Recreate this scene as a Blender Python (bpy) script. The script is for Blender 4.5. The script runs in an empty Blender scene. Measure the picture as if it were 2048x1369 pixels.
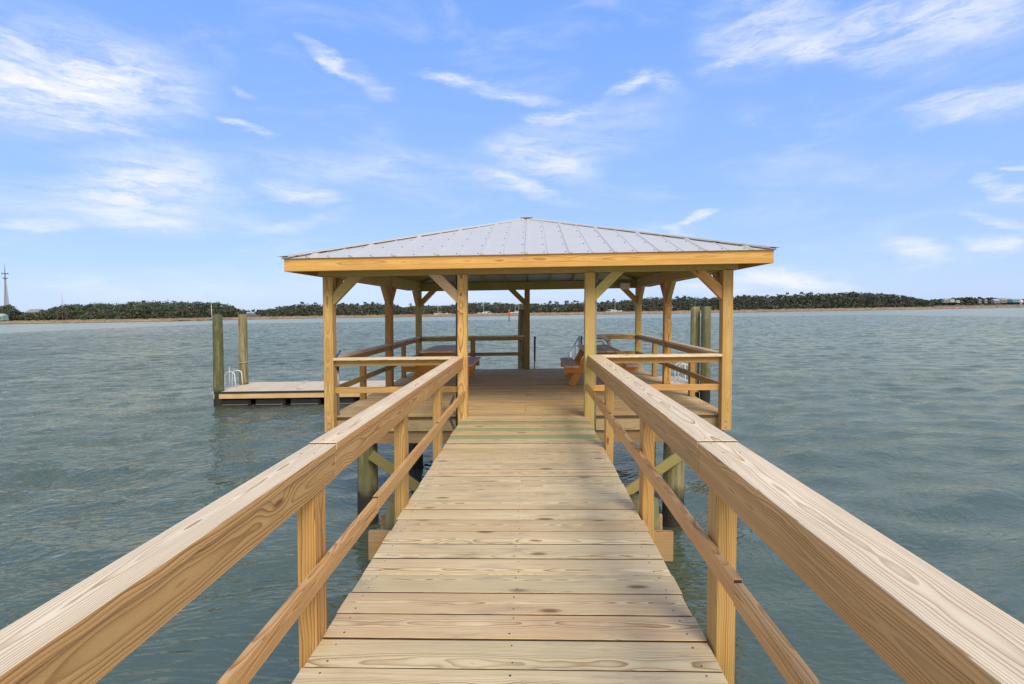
import bpy, math, random
from mathutils import Vector, Matrix
R = random.Random(7)
PI = math.pi
S = bpy.context.scene
COL = S.collection
LEAN = 0.0145          # the whole dock has settled a touch out of plumb
WZ = -1.78             # water level; walkway deck is z = 0
CX = -0.113            # pavilion centre line

# ------------------------------------------------------------------ nodes
class NT:
    def __init__(s, tree):
        s.t = tree; s.n = tree.nodes; s.l = tree.links
    def node(s, typ, **kw):
        n = s.n.new(typ)
        for k, v in kw.items():
            if k in n.inputs.keys(): s.put(n.inputs[k], v)
            else: setattr(n, k, v)
        return n
    def put(s, sock, v):
        if isinstance(v, bpy.types.NodeSocket): s.l.new(v, sock)
        elif v is not None: sock.default_value = v
    def m(s, op, a, b=None, c=None, clamp=False):
        n = s.n.new('ShaderNodeMath'); n.operation = op; n.use_clamp = clamp
        for i, v in enumerate((a, b, c)):
            if v is not None: s.put(n.inputs[i], v)
        return n.outputs[0]
    def mr(s, v, a, b, c=0., d=1., smooth=True):
        n = s.n.new('ShaderNodeMapRange'); n.interpolation_type = 'SMOOTHSTEP' if smooth else 'LINEAR'
        for i, x in enumerate((v, a, b, c, d)): s.put(n.inputs[i], x)
        return n.outputs[0]
    def vec(s, x, y, z):
        n = s.n.new('ShaderNodeCombineXYZ')
        for i, v in enumerate((x, y, z)): s.put(n.inputs[i], v)
        return n.outputs[0]
    def sep(s, v):
        n = s.n.new('ShaderNodeSeparateXYZ'); s.l.new(v, n.inputs[0]); return n.outputs
    def mix(s, f, a, b, mode='MIX'):
        n = s.n.new('ShaderNodeMix'); n.data_type = 'RGBA'; n.blend_type = mode
        s.put(n.inputs[0], f); s.put(n.inputs[6], a); s.put(n.inputs[7], b)
        return n.outputs[2]
    def noise(s, v, scale, detail=2., rough=.5, dist=0.):
        n = s.n.new('ShaderNodeTexNoise')
        if v is not None: s.l.new(v, n.inputs['Vector'])
        n.inputs['Scale'].default_value = scale; n.inputs['Detail'].default_value = detail
        n.inputs['Roughness'].default_value = rough; n.inputs['Distortion'].default_value = dist
        return n.outputs[0]
    def ramp(s, f, stops, interp='LINEAR'):
        n = s.n.new('ShaderNodeValToRGB'); n.color_ramp.interpolation = interp
        e = n.color_ramp.elements
        while len(e) < len(stops): e.new(.5)
        for k, (p, c) in zip(e, stops):
            k.position = p; k.color = c if len(c) == 4 else (*c, 1)
        s.l.new(f, n.inputs[0]); return n.outputs[0]

def material(name):
    m = bpy.data.materials.new(name); m.use_nodes = True
    nt = NT(m.node_tree)
    b = [n for n in m.node_tree.nodes if n.type == 'BSDF_PRINCIPLED'][0]
    return m, nt, b

def rgb(c): return (*c, 1)

def wood(name, light, dark, ring=.0075, spec=.25, kr=1., contrast=.6, rough=.62, knots=.5, green=(.20, .21, .09), pink=(.46, .25, .15), stain=.0, stain_col=(.12, .10, .08), bump=.12):
    """Sawn pine: growth rings round a drifting pith, knots, fibre, a per-board tint."""
    m, nt, b = material(name)
    at = nt.node('ShaderNodeAttribute', attribute_name='grain').outputs['Vector']
    tn = nt.node('ShaderNodeAttribute', attribute_name='tint').outputs['Vector']
    l, a, c = nt.sep(at)
    tv, tg, tp = nt.sep(tn)
    lv = nt.vec(nt.m('MULTIPLY', l, 1.1), 0, 0)
    d1 = nt.m('MULTIPLY', nt.m('SUBTRACT', nt.noise(lv, 1., 2.5), .5), .065)
    d2 = nt.m('MULTIPLY', nt.m('SUBTRACT', nt.noise(nt.vec(nt.m('MULTIPLY', l, 1.4), 7.3, 0), 1., 2.5), .5), .060)
    w = nt.m('MULTIPLY', nt.m('SUBTRACT', nt.noise(nt.vec(nt.m('MULTIPLY', l, 3.2), nt.m('MULTIPLY', a, 14), nt.m('MULTIPLY', c, 14)), 1., 2.), .5), .009)
    aa = nt.m('ADD', a, d1); cc = nt.m('ADD', c, d2)
    r = nt.m('SQRT', nt.m('ADD', nt.m('MULTIPLY', aa, aa), nt.m('MULTIPLY', cc, cc)))
    vo = nt.node('ShaderNodeTexVoronoi'); vo.inputs['Scale'].default_value = 1.
    nt.l.new(nt.vec(nt.m('MULTIPLY', l, 2.1), nt.m('MULTIPLY', a, 6.5), nt.m('MULTIPLY', c, 6.5)), vo.inputs['Vector'])
    kd = vo.outputs['Distance']
    pick = nt.m('GREATER_THAN', nt.sep(vo.outputs['Color'])[0], 1. - knots)
    swirl = nt.m('MULTIPLY', nt.mr(kd, .42, .0), nt.m('MULTIPLY', pick, .020))
    r = nt.m('ADD', nt.m('ADD', r, w), swirl)
    ph = nt.m('DIVIDE', r, ring)
    fr = nt.m('FRACT', ph)
    f = nt.sep(nt.ramp(fr, [(0., (0, 0, 0)), (.35, (.10,) * 3), (.66, (.45,) * 3), (.88, (1., 1., 1.)), (.95, (.8,) * 3), (1., (0, 0, 0))]))[0]
    rs = nt.m('MULTIPLY_ADD', nt.noise(nt.vec(nt.m('FLOOR', ph), 3.1, nt.m('MULTIPLY', l, .3)), .9, 0.), 1.3, .1)
    f = nt.m('MULTIPLY', nt.m('MULTIPLY', f, rs), contrast, clamp=True)
    col = nt.mix(f, rgb(light), rgb(dark))
    fib = nt.noise(nt.vec(nt.m('MULTIPLY', l, 6), nt.m('MULTIPLY', a, 260), nt.m('MULTIPLY', c, 260)), 1., 3., .6)
    col = nt.mix(.55, col, nt.mix(1., col, nt.ramp(fib, [(.25, (.78,) * 3), (.75, (1.18,) * 3)]), 'MULTIPLY'))
    # knots
    core = nt.m('MULTIPLY', nt.mr(kd, .085 * kr, .055 * kr), pick)
    rim = nt.m('MULTIPLY', nt.mr(kd, .13 * kr, .08 * kr), pick)
    col = nt.mix(nt.m('MULTIPLY', rim, .55), col, rgb([x * .55 for x in dark]))
    col = nt.mix(nt.m('MULTIPLY', core, .55), col, rgb((dark[0] * .45, dark[1] * .36, dark[2] * .3)))
    # board to board variation
    big = nt.noise(nt.vec(nt.m('MULTIPLY', l, 1.6), nt.m('MULTIPLY', a, 5), nt.m('MULTIPLY', c, 5)), 1., 3.)
    col = nt.mix(nt.m('MULTIPLY', tg, nt.mr(big, .3, .7, .45, 1.)), col, rgb(green))
    col = nt.mix(nt.m('MULTIPLY', tp, nt.mr(big, .7, .3, .3, 1.)), col, nt.mix(1., col, rgb([x / .36 for x in pink]), 'MULTIPLY'))
    if stain > 0:
        sp = nt.noise(nt.vec(nt.m('MULTIPLY', l, 2.2), nt.m('MULTIPLY', a, 9), nt.m('MULTIPLY', c, 9)), 1., 4., .65)
        col = nt.mix(nt.m('MULTIPLY', nt.mr(sp, .52, .74), stain), col, rgb(stain_col))
    sc = nt.node('ShaderNodeVectorMath', operation='SCALE')
    nt.l.new(col, sc.inputs[0]); nt.put(sc.inputs['Scale'], nt.m('MULTIPLY', tv, nt.mr(big, .2, .8, .9, 1.1)))
    nt.l.new(sc.outputs[0], b.inputs['Base Color'])
    b.inputs['Roughness'].default_value = rough
    b.inputs['Specular IOR Level'].default_value = spec
    bp = nt.node('ShaderNodeBump'); bp.inputs['Strength'].default_value = bump; bp.inputs['Distance'].default_value = .004
    nt.l.new(nt.m('ADD', nt.m('MULTIPLY', f, -1.), nt.m('MULTIPLY', fib, .7)), bp.inputs['Height'])
    nt.l.new(bp.outputs[0], b.inputs['Normal'])
    return m

def plain(name, c, rough=.5, metal=0., vary=.12, scale=6., bump=0.):
    m, nt, b = material(name)
    tc = nt.node('ShaderNodeTexCoord').outputs['Object']
    n = nt.noise(tc, scale, 4., .6)
    lo = [x * (1 - vary) for x in c]; hi = [min(1, x * (1 + vary)) for x in c]
    nt.l.new(nt.ramp(n, [(.3, lo), (.7, hi)]), b.inputs['Base Color'])
    b.inputs['Roughness'].default_value = rough; b.inputs['Metallic'].default_value = metal
    if bump:
        bp = nt.node('ShaderNodeBump'); bp.inputs['Strength'].default_value = bump; bp.inputs['Distance'].default_value = .02
        nt.l.new(n, bp.inputs['Height']); nt.l.new(bp.outputs[0], b.inputs['Normal'])
    return m

M = {}
M['deck'] = wood('deck_pine', kr=1.35, light=(.755, .62, .37), dark=(.33, .175, .065), ring=.0062, contrast=1., knots=.75, stain=.5, stain_col=(.30, .24, .18), green=(.33, .38, .17), pink=(.40, .29, .22))
M['deck_worn'] = wood('deck_pine_worn', (.66, .50, .275), (.42, .28, .13), spec=.08, rough=.85, ring=.007, contrast=.5, knots=.25, stain=.45, stain_col=(.17, .13, .095), green=(.20, .20, .09))
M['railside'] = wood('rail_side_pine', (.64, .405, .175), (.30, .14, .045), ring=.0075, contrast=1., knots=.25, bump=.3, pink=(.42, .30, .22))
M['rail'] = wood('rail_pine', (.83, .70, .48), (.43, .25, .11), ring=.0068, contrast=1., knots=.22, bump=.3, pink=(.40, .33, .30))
M['post'] = wood('post_pine', (.64, .405, .15), (.28, .13, .03), ring=.010, contrast=1., knots=.42, green=(.34, .34, .12))
M['fascia'] = wood('fascia_pine', (.68, .40, .125), (.44, .20, .035), ring=.014, contrast=1., knots=.2, green=(.4, .36, .12))
M['beam'] = wood('beam_pine', (.48, .375, .16), (.31, .21, .07), ring=.010, contrast=.6, knots=.3, green=(.22, .23, .07))
M['stained'] = wood('stained_pine', (.66, .32, .075), (.40, .155, .03), ring=.008, contrast=.7, knots=.25)
M['tabletop'] = wood('weathered_stain', (.64, .51, .42), (.44, .32, .25), spec=.12, ring=.008, contrast=.5, knots=.2, rough=.7)
M['floatdeck'] = wood('float_deck_pine', (.70, .58, .40), (.52, .39, .25), ring=.009, contrast=.4, knots=.2, pink=(.42, .32, .26))
M['roof'] = plain('galvalume', (.62, .60, .55), .42, .08, .03, 2.)
M['steel'] = plain('galvanised_steel', (.42, .43, .44), .4, .8, .1, 20.)
M['screw'] = plain('screw_head', (.12, .12, .13), .4, .6)
M['board_edge'] = plain('gap_shade_edge', (.085, .052, .026), .85, 0., .3, 9.)  # shade of the gaps and butt joints painted on board sides and ends
M['nail'] = plain('nail_stain', (.09, .055, .035), .7)
M['black'] = plain('black_plastic', (.012, .012, .013), .45, 0., .3, 5., .1)
M['rubber'] = plain('black_bumper', (.02, .02, .022), .55, 0., .3, 8.)
M['white'] = plain('white_paint', (.72, .72, .70), .4, 0., .05)
M['alum'] = plain('aluminium', (.50, .51, .53), .35, .7, .08, 10.)
M['pipe'] = plain('grey_pipe', (.27, .29, .31), .45, 0., .1)
M['dark_pipe'] = plain('dark_conduit', (.05, .055, .06), .5, 0., .2)
M['blue'] = plain('blue_plastic', (.01, .09, .42), .4)
M['ring_white'] = plain('ring_cover', (.62, .58, .50), .6, 0., .1, 12.)
M['rope'] = plain('yellow_rope', (.42, .40, .05), .8)
M['tanrope'] = plain('tan_rope', (.42, .36, .24), .85)
M['grip'] = plain('dark_grip', (.05, .042, .042), .6)
M['red'] = plain('red_marker', (.62, .07, .03), .5)
M['tower'] = plain('tower_paint', (.42, .42, .42), .5)
M['boat'] = plain('boat_gelcoat', (.75, .75, .74), .3, 0., .04)
M['boatdark'] = plain('boat_window', (.05, .06, .07), .3)
M['siding'] = plain('pale_siding', (.30, .29, .27), .7)
M['whiteroof'] = plain('white_metal_roof', (.42, .42, .43), .6)
M['roofdark'] = plain('grey_shingles', (.28, .27, .27), .8)
M['teal'] = plain('teal_siding', (.22, .42, .42), .7)

def pile_mat():
    m, nt, b = material('treated_pile')
    at = nt.node('ShaderNodeAttribute', attribute_name='grain').outputs['Vector']
    tn = nt.node('ShaderNodeAttribute', attribute_name='tint').outputs['Vector']
    l, a, c = nt.sep(at); tv, tg, tp = nt.sep(tn)
    st = nt.noise(nt.vec(nt.m('MULTIPLY', l, .9), nt.m('MULTIPLY', a, 14), nt.m('MULTIPLY', c, 14)), 1., 4., .65)
    col = nt.ramp(st, [(.30, (.075, .060, .028)), (.48, (.19, .16, .075)), (.60, (.30, .255, .135)), (.75, (.43, .365, .22))])
    spots = nt.noise(nt.vec(nt.m('MULTIPLY', l, 3), nt.m('MULTIPLY', a, 5), nt.m('MULTIPLY', c, 5)), 1.2, 3.)
    col = nt.mix(nt.mr(spots, .58, .72, 0, .55), col, rgb((.16, .09, .035)))
    col = nt.mix(nt.m('MULTIPLY', tg, nt.mr(spots, .35, .6)), col, rgb((.115, .140, .042)))
    z = nt.sep(nt.node('ShaderNodeNewGeometry').outputs['Position'])[2]
    zz = nt.m('ADD', z, nt.m('MULTIPLY', nt.noise(at, 5., 3.), .30))
    col = nt.mix(nt.mr(zz, -.95, -1.20), col, rgb((.026, .024, .018)))        # tide stain
    sc = nt.node('ShaderNodeVectorMath', operation='SCALE'); nt.l.new(col, sc.inputs[0]); nt.put(sc.inputs['Scale'], tv)
    nt.l.new(sc.outputs[0], b.inputs['Base Color']); b.inputs['Roughness'].default_value = .75
    bp = nt.node('ShaderNodeBump'); bp.inputs['Strength'].default_value = .5; bp.inputs['Distance'].default_value = .012
    nt.l.new(st, bp.inputs['Height']); nt.l.new(bp.outputs[0], b.inputs['Normal'])
    return m
M['pile'] = pile_mat()

# ------------------------------------------------------------------ mesh builder
class MB:
    def __init__(s): s.v = []; s.f = []; s.g = []; s.t = []; s.mi = []; s.sm = []
    def add(s, vs, fs, gs=None, tint=(1, 0, 0), mi=0, smooth=False):
        o = len(s.v)
        s.v += [tuple(v) for v in vs]
        s.g += gs if gs else [tuple(v) for v in vs]
        s.t += [tint] * len(vs)
        for f in fs:
            s.f.append(tuple(i + o for i in f)); s.mi.append(mi); s.sm.append(smooth)
    def beam(s, p0, p1, w, h, up=(0, 0, 1), ch=.003, tint=None, mi=0, pith=None, ext=0., edge=None, ends=None):
        """chamfered timber from p0 to p1; w across, h along 'up'. Carries grain coordinates."""
        p0 = Vector(p0); p1 = Vector(p1); d = (p1 - p0); L = d.length; d /= L
        p0 = p0 - d * ext; L += 2 * ext
        upv = Vector(up); sd = d.cross(upv).normalized(); u = sd.cross(d).normalized()
        if tint is None: tint = rt()
        if pith is None:
            q = R.random() * 2 * PI
            pith = (math.cos(q) * R.uniform(.1, .45) * w, math.sin(q) * R.uniform(.4, 1.3) * h)
        lo = R.uniform(0, 60); sg = R.choice((-1, 1))
        vs = []; gs = []; idx = {}
        for i, x in enumerate((0, L)):
            for j, y in enumerate((-w / 2, w / 2)):
                for k, z in enumerate((-h / 2, h / 2)):
                    for ax in range(3):
                        c = [x, y, z]
                        for q, (hi) in enumerate((i, j, k)):
                            if q != ax: c[q] += -ch if hi else ch
                        # ax = axis on which the vertex stays at the full extent
                        idx[(i, j, k, ax)] = len(vs)
                        vs.append(p0 + d * c[0] + sd * c[1] + u * c[2])
                        gs.append((lo + sg * c[0], c[1] - pith[0], c[2] - pith[1]))
        fs = []
        for ax in range(3):
            for sgn in (0, 1):
                o = [q for q in range(3) if q != ax]
                quad = []
                for (p, q) in ((0, 0), (1, 0), (1, 1), (0, 1)):
                    key = [0, 0, 0]; key[ax] = sgn; key[o[0]] = p; key[o[1]] = q
                    quad.append(idx[(*key, ax)])
                flip = (sgn == 1) == (ax == 1)
                fs.append(tuple(reversed(quad)) if flip else tuple(quad))
                if True:
                    pass
        for ax in range(3):                       # edge chamfers along axis ax
            o = [q for q in range(3) if q != ax]
            for p in (0, 1):
                for q in (0, 1):
                    k0 = [0, 0, 0]; k1 = [0, 0, 0]; k0[ax] = 0; k1[ax] = 1
                    for kk in (k0, k1): kk[o[0]] = p; kk[o[1]] = q
                    fs.append((idx[(*k0, o[0])], idx[(*k1, o[0])], idx[(*k1, o[1])], idx[(*k0, o[1])]))
        for i in (0, 1):
            for j in (0, 1):
                for k in (0, 1): fs.append((idx[(i, j, k, 0)], idx[(i, j, k, 1)], idx[(i, j, k, 2)]))
        k0 = len(s.mi); s.add(vs, fs, gs, tint, mi)
        if edge is not None: s.mi[k0 + 2] = s.mi[k0 + 3] = edge          # the long side faces
        if ends is not None: s.mi[k0] = s.mi[k0 + 1] = ends
        return s
    def box(s, c, sz, mi=0, tint=(1, 0, 0), ch=.004):
        x, y, z = c
        return s.beam((x - sz[0] / 2, y, z), (x + sz[0] / 2, y, z), sz[1], sz[2], ch=ch, mi=mi, tint=tint)
    def tube(s, pts, r, n=10, mi=0, closed=False, tint=(1, 0, 0)):
        pts = [Vector(p) for p in pts]; N = len(pts)
        rr = r if isinstance(r, (list, tuple)) else [r] * N
        vs = []; prev = None
        for i, p in enumerate(pts):
            if closed: t = pts[(i + 1) % N] - pts[i - 1]
            else: t = pts[min(i + 1, N - 1)] - pts[max(i - 1, 0)]
            t.normalize()
            if prev is None:
                a = Vector((0, 0, 1)) if abs(t.z) < .9 else Vector((1, 0, 0)); e = t.cross(a).normalized()
            else: e = (prev - t * prev.dot(t)).normalized()
            prev = e; g = t.cross(e)
            for k in range(n):
                q = 2 * PI * k / n; vs.append(p + (e * math.cos(q) + g * math.sin(q)) * rr[i])
        fs = []
        for i in range(N if closed else N - 1):
            j = (i + 1) % N
            for k in range(n): fs.append((i * n + k, i * n + (k + 1) % n, j * n + (k + 1) % n, j * n + k))
        if not closed: fs += [tuple(range(n - 1, -1, -1)), tuple((N - 1) * n + k for k in range(n))]
        s.add(vs, fs, None, tint, mi, True); return s
    def disc(s, c, nrm, r, h=.002, n=6, mi=0):
        c = Vector(c); nrm = Vector(nrm).normalized()
        a = nrm.cross(Vector((1, .1, 0))).normalized(); b = nrm.cross(a)
        vs = [c + nrm * z + (a * math.cos(2 * PI * k / n) + b * math.sin(2 * PI * k / n)) * r for z in (0, h) for k in range(n)]
        fs = [tuple(range(n, 2 * n))] + [(k, (k + 1) % n, n + (k + 1) % n, n + k) for k in range(n)]
        s.add(vs, fs, None, (1, 0, 0), mi); return s
    def poly(s, vs, fs, mi=0, tint=(1, 0, 0), smooth=False): s.add(vs, fs, None, tint, mi, smooth); return s
    def build(s, name, mats, parent=None, lean=True, fix=True):
        if not isinstance(mats, (list, tuple)): mats = [mats]
        off = Vector(parent_loc(parent)) if parent else Vector((0, 0, 0))
        me = bpy.data.meshes.new(name)
        k = LEAN if lean else 0.
        vs = [(x + k * z - off.x, y - off.y, z - off.z) for x, y, z in s.v]
        me.from_pydata(vs, [], s.f)
        for mm in mats: me.materials.append(mm)
        me.polygons.foreach_set('material_index', s.mi)
        me.polygons.foreach_set('use_smooth', s.sm)
        for nm, dat in (('grain', s.g), ('tint', s.t)):
            at = me.attributes.new(nm, 'FLOAT_VECTOR', 'POINT')
            at.data.foreach_set('vector', [c for v in dat for c in v])
        if fix:
            import bmesh
            bm = bmesh.new(); bm.from_mesh(me); bmesh.ops.recalc_face_normals(bm, faces=bm.faces); bm.to_mesh(me); bm.free()
        o = bpy.data.objects.new(name, me); COL.objects.link(o)
        if parent: o.parent = parent
        return o

def parent_loc(p):
    v = Vector((0, 0, 0))
    while p is not None: v += p.location; p = p.parent
    return v

def rt(lo=.86, hi=1.12, g=.25, p=.3):
    return (R.uniform(lo, hi), R.random() ** 2 * g, R.random() * p)

def tag(o, label, cat, group=None, kind=None):
    if label: o['label'] = label
    if cat: o['category'] = cat
    if group: o['group'] = group
    if kind: o['kind'] = kind
    return o

def thing(name, loc, label, cat, group=None):
    o = bpy.data.objects.new(name, None); COL.objects.link(o); o.location = loc; o.empty_display_size = .2
    return tag(o, label, cat, group)

def copy_tree(o, loc, label=None, rotz=None, scale=None, group=None):
    c = o.copy(); COL.objects.link(c); c.location = loc
    if rotz is not None: c.rotation_euler = (0, 0, rotz)
    if scale is not None: c.scale = scale
    if label: c['label'] = label
    if group: c['group'] = group
    for ch in list(o.children):
        d = ch.copy(); COL.objects.link(d); d.parent = c
        for g in list(ch.children):
            e = g.copy(); COL.objects.link(e); e.parent = d
    return c

# ------------------------------------------------------------------ walkway
PITCH = .203
wk = thing('walkway', (CX, 4., 0), 'narrow walkway of pale wide planks leading up to the roofed pavilion', 'walkway')
d = MB(); y0 = 2.222 - PITCH * 17
XL, XR = -1.052, .822
k = -17
while y0 + .5 * PITCH < 7.66:
    y1 = min(y0 + PITCH - R.uniform(.009, .0135), 7.652)
    dz = R.uniform(-.0028, .0028); sk = R.uniform(-.0012, .0012)
    t = (R.uniform(.92, 1.06), R.random() ** 3 * .16, R.random() ** 2 * .42)
    if k in (20, 22, 24): t = (R.uniform(.84, .92), .95, 0)
    elif k in (21, 23, 25): t = (.95, .1, .5)
    jx = R.uniform(-.008, .008)
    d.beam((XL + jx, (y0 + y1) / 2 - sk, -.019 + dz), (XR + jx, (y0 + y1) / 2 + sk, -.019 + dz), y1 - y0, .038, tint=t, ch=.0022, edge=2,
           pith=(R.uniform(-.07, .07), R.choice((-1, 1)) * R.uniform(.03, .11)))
    for nx in (XL + .09, -.113 + R.uniform(-.01, .01), XR - .09):
        for ny in (.04, .16):
            d.disc((nx + R.uniform(-.012, .012), y0 + ny + R.uniform(-.008, .008), dz - .0005), (0, 0, 1), R.uniform(.004, .006), .0012, 7, 1)
    y0 += PITCH; k += 1
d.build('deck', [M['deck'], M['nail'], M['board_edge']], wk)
for x in (XL + .10, CX, XR - .10):
    MB().beam((x, -1.2, -.135), (x, 7.64, -.135), .045, .18, tint=(.8, .3, .1)).build('stringer', M['beam'], wk)
for y in (4.32, 4.68):
    MB().beam((-1.43, y, -.425), (1.185, y, -.425), .04, .255, tint=(.62, .05, .9)).build('cross_beam', M['deck'], wk)

def rail_line(x0, x1, side):
    """side: +1 right, -1 left."""
    return None
for side, lab in ((-1, 'left walkway railing with a narrow cap of bold grained pine'), (1, 'right walkway railing with a wide pale pine cap')):
    e = -1.037 if side < 0 else .826
    rl = thing('walkway_railing', (e, 4.5, 0), lab + ', beside the planks', 'railing', 'walkway railings')
    cw = .145 if side < 0 else .200
    ci = e + side * (-.010)                       # inner edge of the cap
    for (ya, yb, sp0, sp1) in ((-.6, 2.585, .0, .003), (2.590, 7.53, .003, .0)):
        sx0, sx1 = side * sp0, side * sp1
        c0 = ci + side * cw / 2
        m = MB()
        for yf in ((.78, 2.40, 2.56) if ya < 0 else (2.64, 4.08 if side < 0 else 3.95, 5.73 if side < 0 else 5.87, 7.45)):
            for q in (-.035, .035): m.disc((c0 + q + R.uniform(-.008, .008) , yf + R.uniform(-.012, .012), .9256 - .006 * ((yf - 2.59) / 4.94 if ya > 0 else (yf + .6) / 3.19)), (0, 0, 1), .0042, .001, 7, 2)
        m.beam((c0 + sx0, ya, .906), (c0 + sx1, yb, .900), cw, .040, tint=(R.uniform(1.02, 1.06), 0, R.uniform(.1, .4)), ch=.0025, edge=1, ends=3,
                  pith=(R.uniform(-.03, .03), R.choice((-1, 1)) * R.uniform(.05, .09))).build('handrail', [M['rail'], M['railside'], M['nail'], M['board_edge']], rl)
        bx = e + side * .0165
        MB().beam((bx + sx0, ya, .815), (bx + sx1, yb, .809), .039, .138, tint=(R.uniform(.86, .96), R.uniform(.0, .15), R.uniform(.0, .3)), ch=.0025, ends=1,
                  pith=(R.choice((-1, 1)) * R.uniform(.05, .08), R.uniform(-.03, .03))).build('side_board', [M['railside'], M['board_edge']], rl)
    zl = (.375, .465)[side > 0]
    for (ya, yb) in ((-.6, 3.19 if side < 0 else 2.03), (3.194 if side < 0 else 2.034, 5.35), (5.354, 7.66)):
        xm = e - side * .0205
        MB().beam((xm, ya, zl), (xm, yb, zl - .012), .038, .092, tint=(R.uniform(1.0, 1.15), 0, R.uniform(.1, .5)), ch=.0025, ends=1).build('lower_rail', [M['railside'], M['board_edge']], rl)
    far = (.83, 2.476, 4.19, 5.81) if side < 0 else (.83, 2.472, 4.03, 5.95)
    for yf in far:
        sp = .003 * max(0, 1 - abs(yf - .065 - 2.587) / (3.2 if yf < 2.58 else 4.95)); px_ = e + side * (.0500 + sp)
        MB().beam((px_, yf - .065, -.30), (px_, yf - .065, .880), .13, .088, up=(1, 0, 0),
                  tint=(R.uniform(.82, .95), R.uniform(0, .15), R.uniform(0, .25)), pith=(R.uniform(-.05, .05), R.choice((-1, 1)) * R.uniform(.03, .08)), ch=.004).build('post', M['post'], rl)

# ------------------------------------------------------------------ pilings
def pile(name, x, y, r, top, label, group, tint=None, bottom=WZ - 1.2, dome=.015):
    b = MB(); n = 22; H = top - bottom; lv = 14
    vs = []; gs = []; lo = R.uniform(0, 40); ph = R.uniform(0, 6)
    for i in range(lv + 1):
        z = H * i / lv
        for k in range(n):
            q = 2 * PI * k / n
            rr = r * (1.07 - .09 * i / lv) * (1 + .018 * math.sin(2 * q + ph + i * .3) + .012 * math.sin(5 * q + ph * 2 + i * .7))
            if i == lv: rr -= .012
            zz = z - (.012 if i == lv - 1 else 0) if i == lv - 1 else z
            vs.append((rr * math.cos(q), rr * math.sin(q), zz)); gs.append((lo + zz, rr * math.cos(q) + ph, rr * math.sin(q)))
    vs.append((0, 0, H + dome)); gs.append((lo, 0, 0))
    fs = [(i * n + k, i * n + (k + 1) % n, (i + 1) * n + (k + 1) % n, (i + 1) * n + k) for i in range(lv) for k in range(n)]
    fs += [(lv * n + k, lv * n + (k + 1) % n, len(vs) - 1) for k in range(n)]
    b.add([(a + x + 0, c + y, z + bottom) for a, c, z in vs], fs, gs, tint or (R.uniform(.85, 1.15), R.uniform(.1, .6), 0), 0, True)
    rt_ = thing(name, (x, y, WZ), label, 'piling', group)
    b.v = [(p[0], p[1], p[2]) for p in b.v]
    b.build('shaft', M['pile'], rt_)
    return rt_
pile('piling', -1.19, 4.5, .145, -.075, 'short round piling cut off just left of the walkway planks', 'pilings under the walkway', (1.05, .4, 0))
pile('piling', .97, 4.5, .145, -.085, 'short greenish piling cut off just right of the walkway planks', 'pilings under the walkway', (1.05, .75, 0))
pile('piling', -2.62, 7.95, .155, -.24, 'thick piling under the left front corner of the pavilion', 'pilings under the pavilion', (.8, .6, 0))
pile('piling', 2.20, 7.95, .158, -.24, 'thick mottled piling under the right front corner of the pavilion', 'pilings under the pavilion', (1., .35, 0))
pile('piling', -2.52, 10.9, .15, -.24, 'dark piling under the pavilion behind the left front piling', 'pilings under the pavilion', (.6, .6, 0))
pile('piling', 2.48, 10.9, .15, -.24, 'dark piling under the pavilion behind the right front piling', 'pilings under the pavilion', (.6, .6, 0))
pile('piling', -.23, 14.06, .15, 1.61, 'tan piling standing close behind the middle rear post of the pavilion', 'tall mooring pilings', (1.2, .15, 0))
pile('piling', -11.52, 18.30, .17, 1.58, 'tall green piling at the near left corner of the floating dock', 'tall mooring pilings', (.75, .95, 0))
pile('piling', -11.62, 20.1, .168, 1.58, 'tall tan piling behind the white ladder with a rope round it', 'tall mooring pilings', (1.15, .1, 0))
pile('piling', 6.02, 19.0, .166, 1.62, 'pale tall piling seen just left of its darker twin beyond the right railing', 'tall mooring pilings', (1.2, .4, 0))
pile('piling', 6.28, 18.62, .168, 1.62, 'dark streaked tall piling right of its paler twin beyond the right railing', 'tall mooring pilings', (.72, .5, 0))

# ------------------------------------------------------------------ pavilion
YF, YB = 7.66, 13.82
HX = 3.045
pv = thing('pavilion', (CX, 10.7, 0), 'open square timber pavilion with a grey metal hip roof at the end of the walkway', 'pavilion')
d = MB(); y = YF; p = .1475
while y + p * .6 < YB:
    t = (R.uniform(.82, 1.12), R.random() ** 2 * .35, R.random() * .4)
    xs = CX + R.choice((-1.2, 0., 1.1, 5))
    segs = [(CX - HX, xs - .002), (xs + .002, CX + HX)] if abs(xs - CX) < 3 else [(CX - HX, CX + HX)]
    for a, b in segs:
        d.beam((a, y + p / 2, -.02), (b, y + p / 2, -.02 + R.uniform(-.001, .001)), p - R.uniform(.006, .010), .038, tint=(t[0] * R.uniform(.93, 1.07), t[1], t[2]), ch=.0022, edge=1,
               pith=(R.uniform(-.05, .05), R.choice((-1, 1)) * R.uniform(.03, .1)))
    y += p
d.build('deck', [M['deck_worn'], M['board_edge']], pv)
def part(name, mat, par, *a, **k): return MB().beam(*a, **k).build(name, mat, par)
part('rim_board', M['deck'], pv, (CX - HX + .02, YF + .05, -.138), (CX + HX - .02, YF + .05, -.138), .04, .19, tint=(.62, .1, .35))
part('rim_board', M['deck'], pv, (CX - HX + .02, YB - .05, -.138), (CX + HX - .02, YB - .05, -.138), .04, .19, tint=(.6, .1, .35))
for s in (-1, 1):
    part('rim_board', M['deck'], pv, (CX + s * (HX - .04), YF + .072, -.138), (CX + s * (HX - .04), YB - .072, -.138), .04, .19, tint=(.6, .1, .35))
for i in range(9):
    x = CX - 2.6 + i * .65
    part('joist', M['beam'], pv, (x, YF + .075, -.136), (x, YB - .075, -.136), .04, .18, tint=(.7, .2, .1))
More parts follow.
